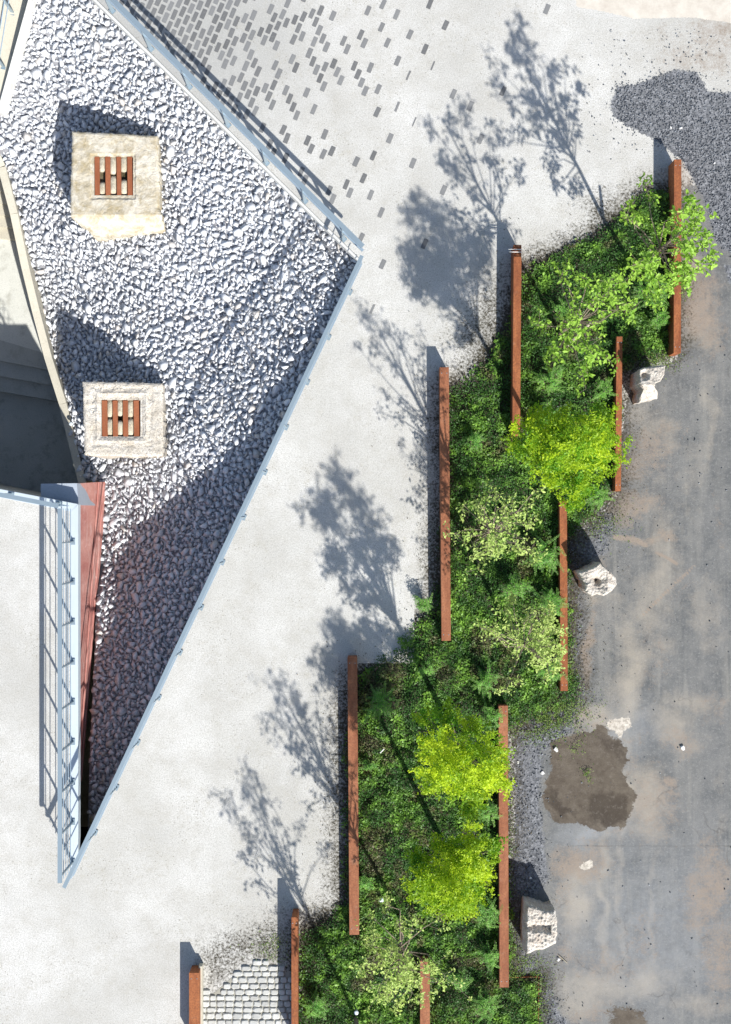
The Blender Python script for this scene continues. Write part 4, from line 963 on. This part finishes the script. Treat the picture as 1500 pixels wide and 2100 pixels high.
def dense_tree(label, bpx, cpx, ztop, zlow, lobes, nleaf, leaf, mat, seed):
    """lobes: list of (dx px, dy px, radius m, relative height 0..1) around the crown centre"""
    r = random.Random(seed); base = Vector(P(*bpx, 0)); cz = (ztop+zlow)/2; cc = Vector(P(*cpx, cz)); root = empty('leafy_tree', base, label, 'tree', 'dense lime coloured trees in the beds')
    mb = MB(); fork = Vector((base.x*.5+cc.x*.5, base.y*.5+cc.y*.5, zlow)); mb.tube([Vector((0, 0, -.05)), (fork-base)*.5, fork-base, Vector((cc.x, cc.y, cz))-base], [.06, .05, .04, .02], 8)
    mb.build('trunk', M_BARK, root); mbb = MB(); pos = []; dr = []; tn = []; sz = []
    vol = sum(l[2]**2 for l in lobes); per_l = []
    for (dx, dy, R_, hh) in lobes:
        R_ *= .93
        zc = zlow+(ztop-zlow)*hh; f = (H-zc)/H*.01; lc = np.array([cc.x+dx*f, cc.y-dy*f, zc])
        mbb.tube([fork-base, (fork.lerp(Vector(lc), .5)+Vector((0, 0, .1)))-base, Vector(lc)-base], [.02, .013, .005], 5)
        n_ = int(nleaf*R_**2/vol); lt = r.uniform(-.12, .30)
        # small sprays inside each lobe
        ns = max(6, int(n_/62)); sc = rng.normal(0, 1, (ns, 3)); sc /= np.linalg.norm(sc, axis=1)[:, None]; sc *= (rng.random(ns)**.5*rng.uniform(.8, 1.35, ns))[:, None]*R_*np.array([1, 1, .95]); sd_ = rdir(ns, -.3, .8)
        tone = rng.random(ns)
        which = rng.integers(0, ns, n_); p = sc[which]+sd_[which]*rng.uniform(-.15, .15, n_)[:, None]+rng.normal(0, .034, (n_, 3))
        pos.append(lc+p-np.array(base)); d = sd_[which]*.5+rdir(n_, -.5, .5); dr.append(d)
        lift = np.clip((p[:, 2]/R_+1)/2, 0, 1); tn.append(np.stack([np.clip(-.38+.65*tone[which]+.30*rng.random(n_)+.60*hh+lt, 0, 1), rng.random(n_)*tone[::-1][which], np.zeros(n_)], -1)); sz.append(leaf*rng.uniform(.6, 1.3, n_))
    mbb.build('branch', M_BARK, root); pos = np.concatenate(pos); N = len(pos)
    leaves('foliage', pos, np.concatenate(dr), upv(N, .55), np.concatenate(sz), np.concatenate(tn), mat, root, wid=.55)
    return root
loose_tree('loose bright green tree overhanging the upper right rusty wall', (1297, 560), (1378, 492), 4.85, .92, 2.35, 28, .10, L_LOOSE, 1, 9)
loose_tree('loose bright green tree with bare twigs, between two upper rusty walls', (1148, 685), (1196, 655), 4.4, 1.0, 2.4, 24, .092, L_LOOSE, 12, 8)
loose_tree('small loose yellow green tree beside the branch shadowed wall', (1005, 1085), (1012, 1088), 4.4, .86, 1.5, 26, .072, L_PALE, 3, 7)
loose_tree('twiggy yellow green tree touching the thin rusty wall', (1060, 1320), (1080, 1325), 3.8, .80, 1.5, 28, .072, L_PALE, 4, 9)
loose_tree('pale leaved twiggy tree over the wall stub at the bottom', (822, 1880), (820, 1985), 4.5, .86, 2.1, 30, .072, L_PALE, 5, 9)
loose_tree('small tree cut by the bottom edge beside the thin rusty wall', (728, 2085), (745, 2215), 4.7, .95, 1.7, 28, .08, L_PALE, 6, 7)
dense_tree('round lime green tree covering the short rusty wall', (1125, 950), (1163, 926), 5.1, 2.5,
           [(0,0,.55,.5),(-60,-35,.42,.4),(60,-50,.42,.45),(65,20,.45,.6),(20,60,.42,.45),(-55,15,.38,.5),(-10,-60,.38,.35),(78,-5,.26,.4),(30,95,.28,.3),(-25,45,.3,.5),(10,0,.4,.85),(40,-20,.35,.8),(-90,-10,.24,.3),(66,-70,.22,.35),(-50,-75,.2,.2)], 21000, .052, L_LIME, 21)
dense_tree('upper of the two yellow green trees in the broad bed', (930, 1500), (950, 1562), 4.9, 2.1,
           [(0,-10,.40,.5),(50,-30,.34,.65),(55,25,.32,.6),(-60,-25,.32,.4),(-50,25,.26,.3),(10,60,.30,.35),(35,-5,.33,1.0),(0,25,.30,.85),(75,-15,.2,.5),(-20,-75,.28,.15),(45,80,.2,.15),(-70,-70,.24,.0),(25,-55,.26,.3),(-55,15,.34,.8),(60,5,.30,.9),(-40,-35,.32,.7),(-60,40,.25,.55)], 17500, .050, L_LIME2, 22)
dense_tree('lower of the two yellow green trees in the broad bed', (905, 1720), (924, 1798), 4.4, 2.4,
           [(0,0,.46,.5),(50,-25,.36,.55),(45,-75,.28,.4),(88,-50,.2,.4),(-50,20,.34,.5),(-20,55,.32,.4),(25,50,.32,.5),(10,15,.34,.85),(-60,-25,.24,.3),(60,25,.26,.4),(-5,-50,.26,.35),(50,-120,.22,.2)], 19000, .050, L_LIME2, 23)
# fallen pale trunk pieces seen among the twigs
for (a, b, lab) in (((1212, 662, 1.1), (1166, 708, .7), 'cut pale log end leaning out of the twiggy green tree'), ((1350, 518, 1.6), (1325, 545, 1.2), 'short pale broken limb in the tree over the upper right wall')):
    mb = MB(); mb.tube([P(*a), tuple((np.array(P(*a))+np.array(P(*b)))/2+np.array([.01, .01, .02])), P(*b)], [.025, .032, .038], 8); o = mb.build('broken_limb', M_PBARK); tag(o, lab, 'branch')
# fern leaved shrubs
def fern_shrub(label, px, py, R_, h, n, mat=None, seed=0, name='fern_shrub', lf=.04):
    r = random.Random(seed+int(px)); base = np.array(P(px, py, h*.6)); base[2] = 0
    root = empty(name, tuple(base), label, 'shrub', 'bright green shrubs in the beds'); pos = []; dr = []; sz = []; ti = []; mb = MB()
    for k in range(n):
        a = r.uniform(0, 2*math.pi); L = R_*r.uniform(.35, 1.0); o0 = np.array([r.gauss(0, R_*.3), r.gauss(0, R_*.3), h*r.uniform(.5, 1)]); d = np.array([math.cos(a), math.sin(a)]); tone = r.random()
        e = o0+np.array([d[0]*L, d[1]*L, -h*.25*r.random()]); mb.bar((o0[0]*.3, o0[1]*.3, 0), tuple(o0), .006, 4); mb.bar(tuple(o0), tuple(e), .003, 4); m_ = max(5, int(L/.022))
        for q in range(m_):
            t = (q+.5)/m_; p = o0+(e-o0)*t+np.array([0, 0, .05*math.sin(t*3)])
            for s in (-1, 1):
                an = a+s*1.15; pos.append(p); dr.append((math.cos(an), math.sin(an), r.uniform(-.3, .15))); sz.append(lf*(1.15-.55*t)*r.uniform(.8, 1.2)); ti.append((min(1, max(0, tone*.7+r.uniform(-.1, .35))), r.random(), 0))
    mb.build('stem', M_BARK, root); N = len(pos)
    leaves('foliage', np.array(pos), np.array(dr), upv(N, .3), np.array(sz), np.array(ti), mat or L_FERN, root, wid=.42)
SH = [(1335,600,.36,.9,46,'feathery green shrub in the corner against the upper right wall'),(1350,655,.22,.5,24,'low feathery shrub above the jagged cream boulder'),(1130,780,.30,.6,26,'feathery shrub between the twiggy tree and the lime tree'),
      (1235,800,.24,.6,20,'feathery shrub hugging the short rusty wall'),(1118,855,.28,.7,30,'feathery shrub at the upper left rim of the round lime tree'),(1110,900,.22,.6,18,'feathery shrub beside the lower end of the wall with white tubes'),
      (975,905,.20,.5,16,'small feathery shrub alone beside the branch shadowed wall'),(1120,1140,.32,.7,36,'feathery shrub left of the boulder with a hole'),(1130,1235,.30,.7,34,'feathery shrub against the middle of the thin rusty wall'),
      (1055,1205,.28,.6,28,'feathery shrub in the middle bed between the two twiggy trees'),(1130,1370,.28,.6,26,'leafy shrub at the lower end of the thin rusty wall'),(1000,1395,.26,.6,26,'feathery shrub above the head of the right rusty wall'),
      (1010,1470,.26,.7,24,'feathery shrub tucked behind the top of the right rusty wall'),(780,1440,.32,.5,30,'bright shrub beside the upper part of the longest left wall'),(875,1372,.18,.5,12,'small bright shrub between the two left walls'),
      (755,1570,.16,.4,12,'small leafy shrub against the middle of the longest left wall'),(750,1810,.18,.4,14,'bright leafy shrub against the lower part of the longest left wall'),(1000,1660,.24,.7,22,'feathery shrub between the two yellow trees and the right wall'),
      (1000,1870,.28,.6,30,'feathery shrub below the lower yellow tree'),(1005,1960,.26,.5,26,'feathery shrub near the lower end of the right rusty wall'),(1000,2060,.28,.5,26,'green shrub at the bottom edge left of the thin edging strip'),
      (650,2060,.26,.5,24,'small shrub in the lower left bed beside the thin rusty wall'),(870,1240,.22,.4,16,'dark green shrub below the shadow of the branch shadowed wall'),(940,2010,.22,.5,16,'green shrub right of the wall stub at the bottom'),
      (1150,640,.20,.5,16,'small green shrub left of the bare twigs of the twiggy tree'),(1225,1020,.24,.6,24,'yellowish shrub at the lower rim of the round lime tree')]
for k, (x, y, R_, h, n_, lab) in enumerate(SH): fern_shrub(lab, x, y, R_*1.05, h, int(n_*2.2), None if k % 5 else L_FERN, k)

# ground cover
def cover():
    N0 = 620000; x = rng.uniform(600, 1390, N0); y = rng.uniform(380, 2140, N0)
    d = polydist(x, y, BED)
    dens = np.clip(.5+(d-4+(fbm(x, y, 55, 1/28)-.5)*46)/26, 0, 1)*(.35+.9*fbm(x, y, 41, 1/34)); edge_f = np.clip(d/60, 0, 1)
    k = (rng.random(N0) < dens) & (d > -14); x, y = x[k], y[k]; d = d[k]
    hh = .03+.42*fbm(x, y, 77, 1/26)**1.8*np.clip(.3+d/50, .25, 1)+.05*fbm(x, y, 12, 1/9)
    z = hh*rng.uniform(.25, 1, len(x))**.6; pos = Pa(x, y, z); N = len(x)
    tone = np.clip((fbm(x, y, 91, 1/22)-.43)*3.0, 0, 1); br = fbm(x, y, 133, 1/45)
    t = np.stack([np.clip(tone*.75*rng.uniform(.3, 1.5, N)+.08*rng.random(N), 0, 1), np.clip((br-.54)*6, 0, 1)*rng.uniform(.5, 1, N), np.zeros(N)], -1)
    s = rng.uniform(.022, .050, N)*(1+.9*tone*(rng.random(N) < .5)); print('cover leaves', N)
    return leaves('ground_cover', pos, rdir(N, -.35, .7), upv(N, .6), s, t, L_COVER, wid=.6)
tag(cover(), 'low dark green ground cover filling the beds between the rusty walls', 'ground cover', kind='stuff')
def weeds():
    P_ = []
    for (cx, cy, sx, sy, n_) in ((1100, 1465, 45, 28, 5200), (1075, 2040, 25, 55, 3800), (1160, 1450, 30, 22, 900), (1175, 1340, 8, 60, 500), (1052, 1700, 5, 120, 350), (1205, 1590, 5, 9, 160), (1185, 1535, 10, 8, 120), (1345, 735, 25, 14, 900),
                                  (1235, 1075, 30, 22, 700), (1165, 1060, 10, 20, 700), (1050, 1960, 6, 50, 400), (560, 1945, 22, 18, 500), (745, 1900, 5, 8, 60), (1400, 590, 9, 15, 250)):
        P_.append(np.stack([rng.normal(cx, sx, n_), rng.normal(cy, sy, n_)], -1))
    p = np.concatenate(P_); k = fbm(p[:, 0], p[:, 1], 61, 1/12) > .42; p = p[k]; N = len(p); pos = Pa(p[:, 0], p[:, 1], rng.uniform(.01, .09, N))
    t = np.stack([rng.random(N), (rng.random(N) < .35)*rng.random(N), np.zeros(N)], -1)
    return leaves('weeds', pos, rdir(N, -.2, .7), upv(N, .5), rng.uniform(.018, .042, N), t, L_WEED, wid=.5)
tag(weeds(), 'sparse weeds creeping over the gravel at the bed edges', 'weeds', kind='stuff')
# dry leaf litter along the bed borders and on the pale paving
def litter():
    N0 = 75000; x = rng.uniform(480, 1400, N0); y = rng.uniform(380, 2130, N0); d = -polydist(x, y, BED)
    k = (d > -6) & (rng.random(N0) < np.exp(-np.clip(d, 0, None)/26)*np.clip(fbm(x, y, 19, 1/30)*2.2-.6, 0, 1)); x, y = x[k], y[k]; N = len(x)
    m = NT('dry_litter', .9); A = m.attr(); m.col(m.mix(A[0], (.03, .028, .018), (.16, .13, .08)))
    return leaves('leaf_litter', Pa(x, y, rng.uniform(.006, .03, N)), rdir(N, -.1, .2), upv(N, .25), rng.uniform(.015, .04, N), rng.random((N, 3)), m.m, wid=.5)
tag(litter(), 'dark dry leaf litter along the borders of the beds', 'leaf litter', kind='stuff')
# garden lights
for (x, y, z, lab) in ((783, 1846, .34, 'round white garden light in the broad bed near its lower left wall'), (731, 2077, .34, 'round white garden light at the bottom edge beside the small tree'), (146, 869, -2.55, 'small round fitting on the beige stairwell wall')):
    p = P(x, y, z); zb = 0 if z > 0 else z-.16
    root = empty('garden_light', (p[0], p[1], zb), lab, 'garden light')
    mb = MB(); mb.bar((0, 0, -.02), (0, 0, z-zb), .02, 8); mb.build('stake', M_RIM, root)
    mb = MB(); mb.tube([(0, 0, z-zb-.03), (0, 0, z-zb)], [.042, .048], 20); mb.build('housing', M_RIM, root)
    V = []; F = []; K = 20
    for r_ in range(5):
        for k in range(K): a = 2*math.pi*k/K; q = math.cos(r_/5*math.pi/2)*.043; V.append((math.cos(a)*q, math.sin(a)*q, z-zb+.002+.015*math.sin(r_/5*math.pi/2)))
    for r_ in range(4):
        for k in range(K): F.append((r_*K+k, r_*K+(k+1) % K, (r_+1)*K+(k+1) % K, (r_+1)*K+k))
    F.append(tuple(4*K+k for k in range(K))); mesh_np('lens', V, F, M_GLASS, root, smooth=True)
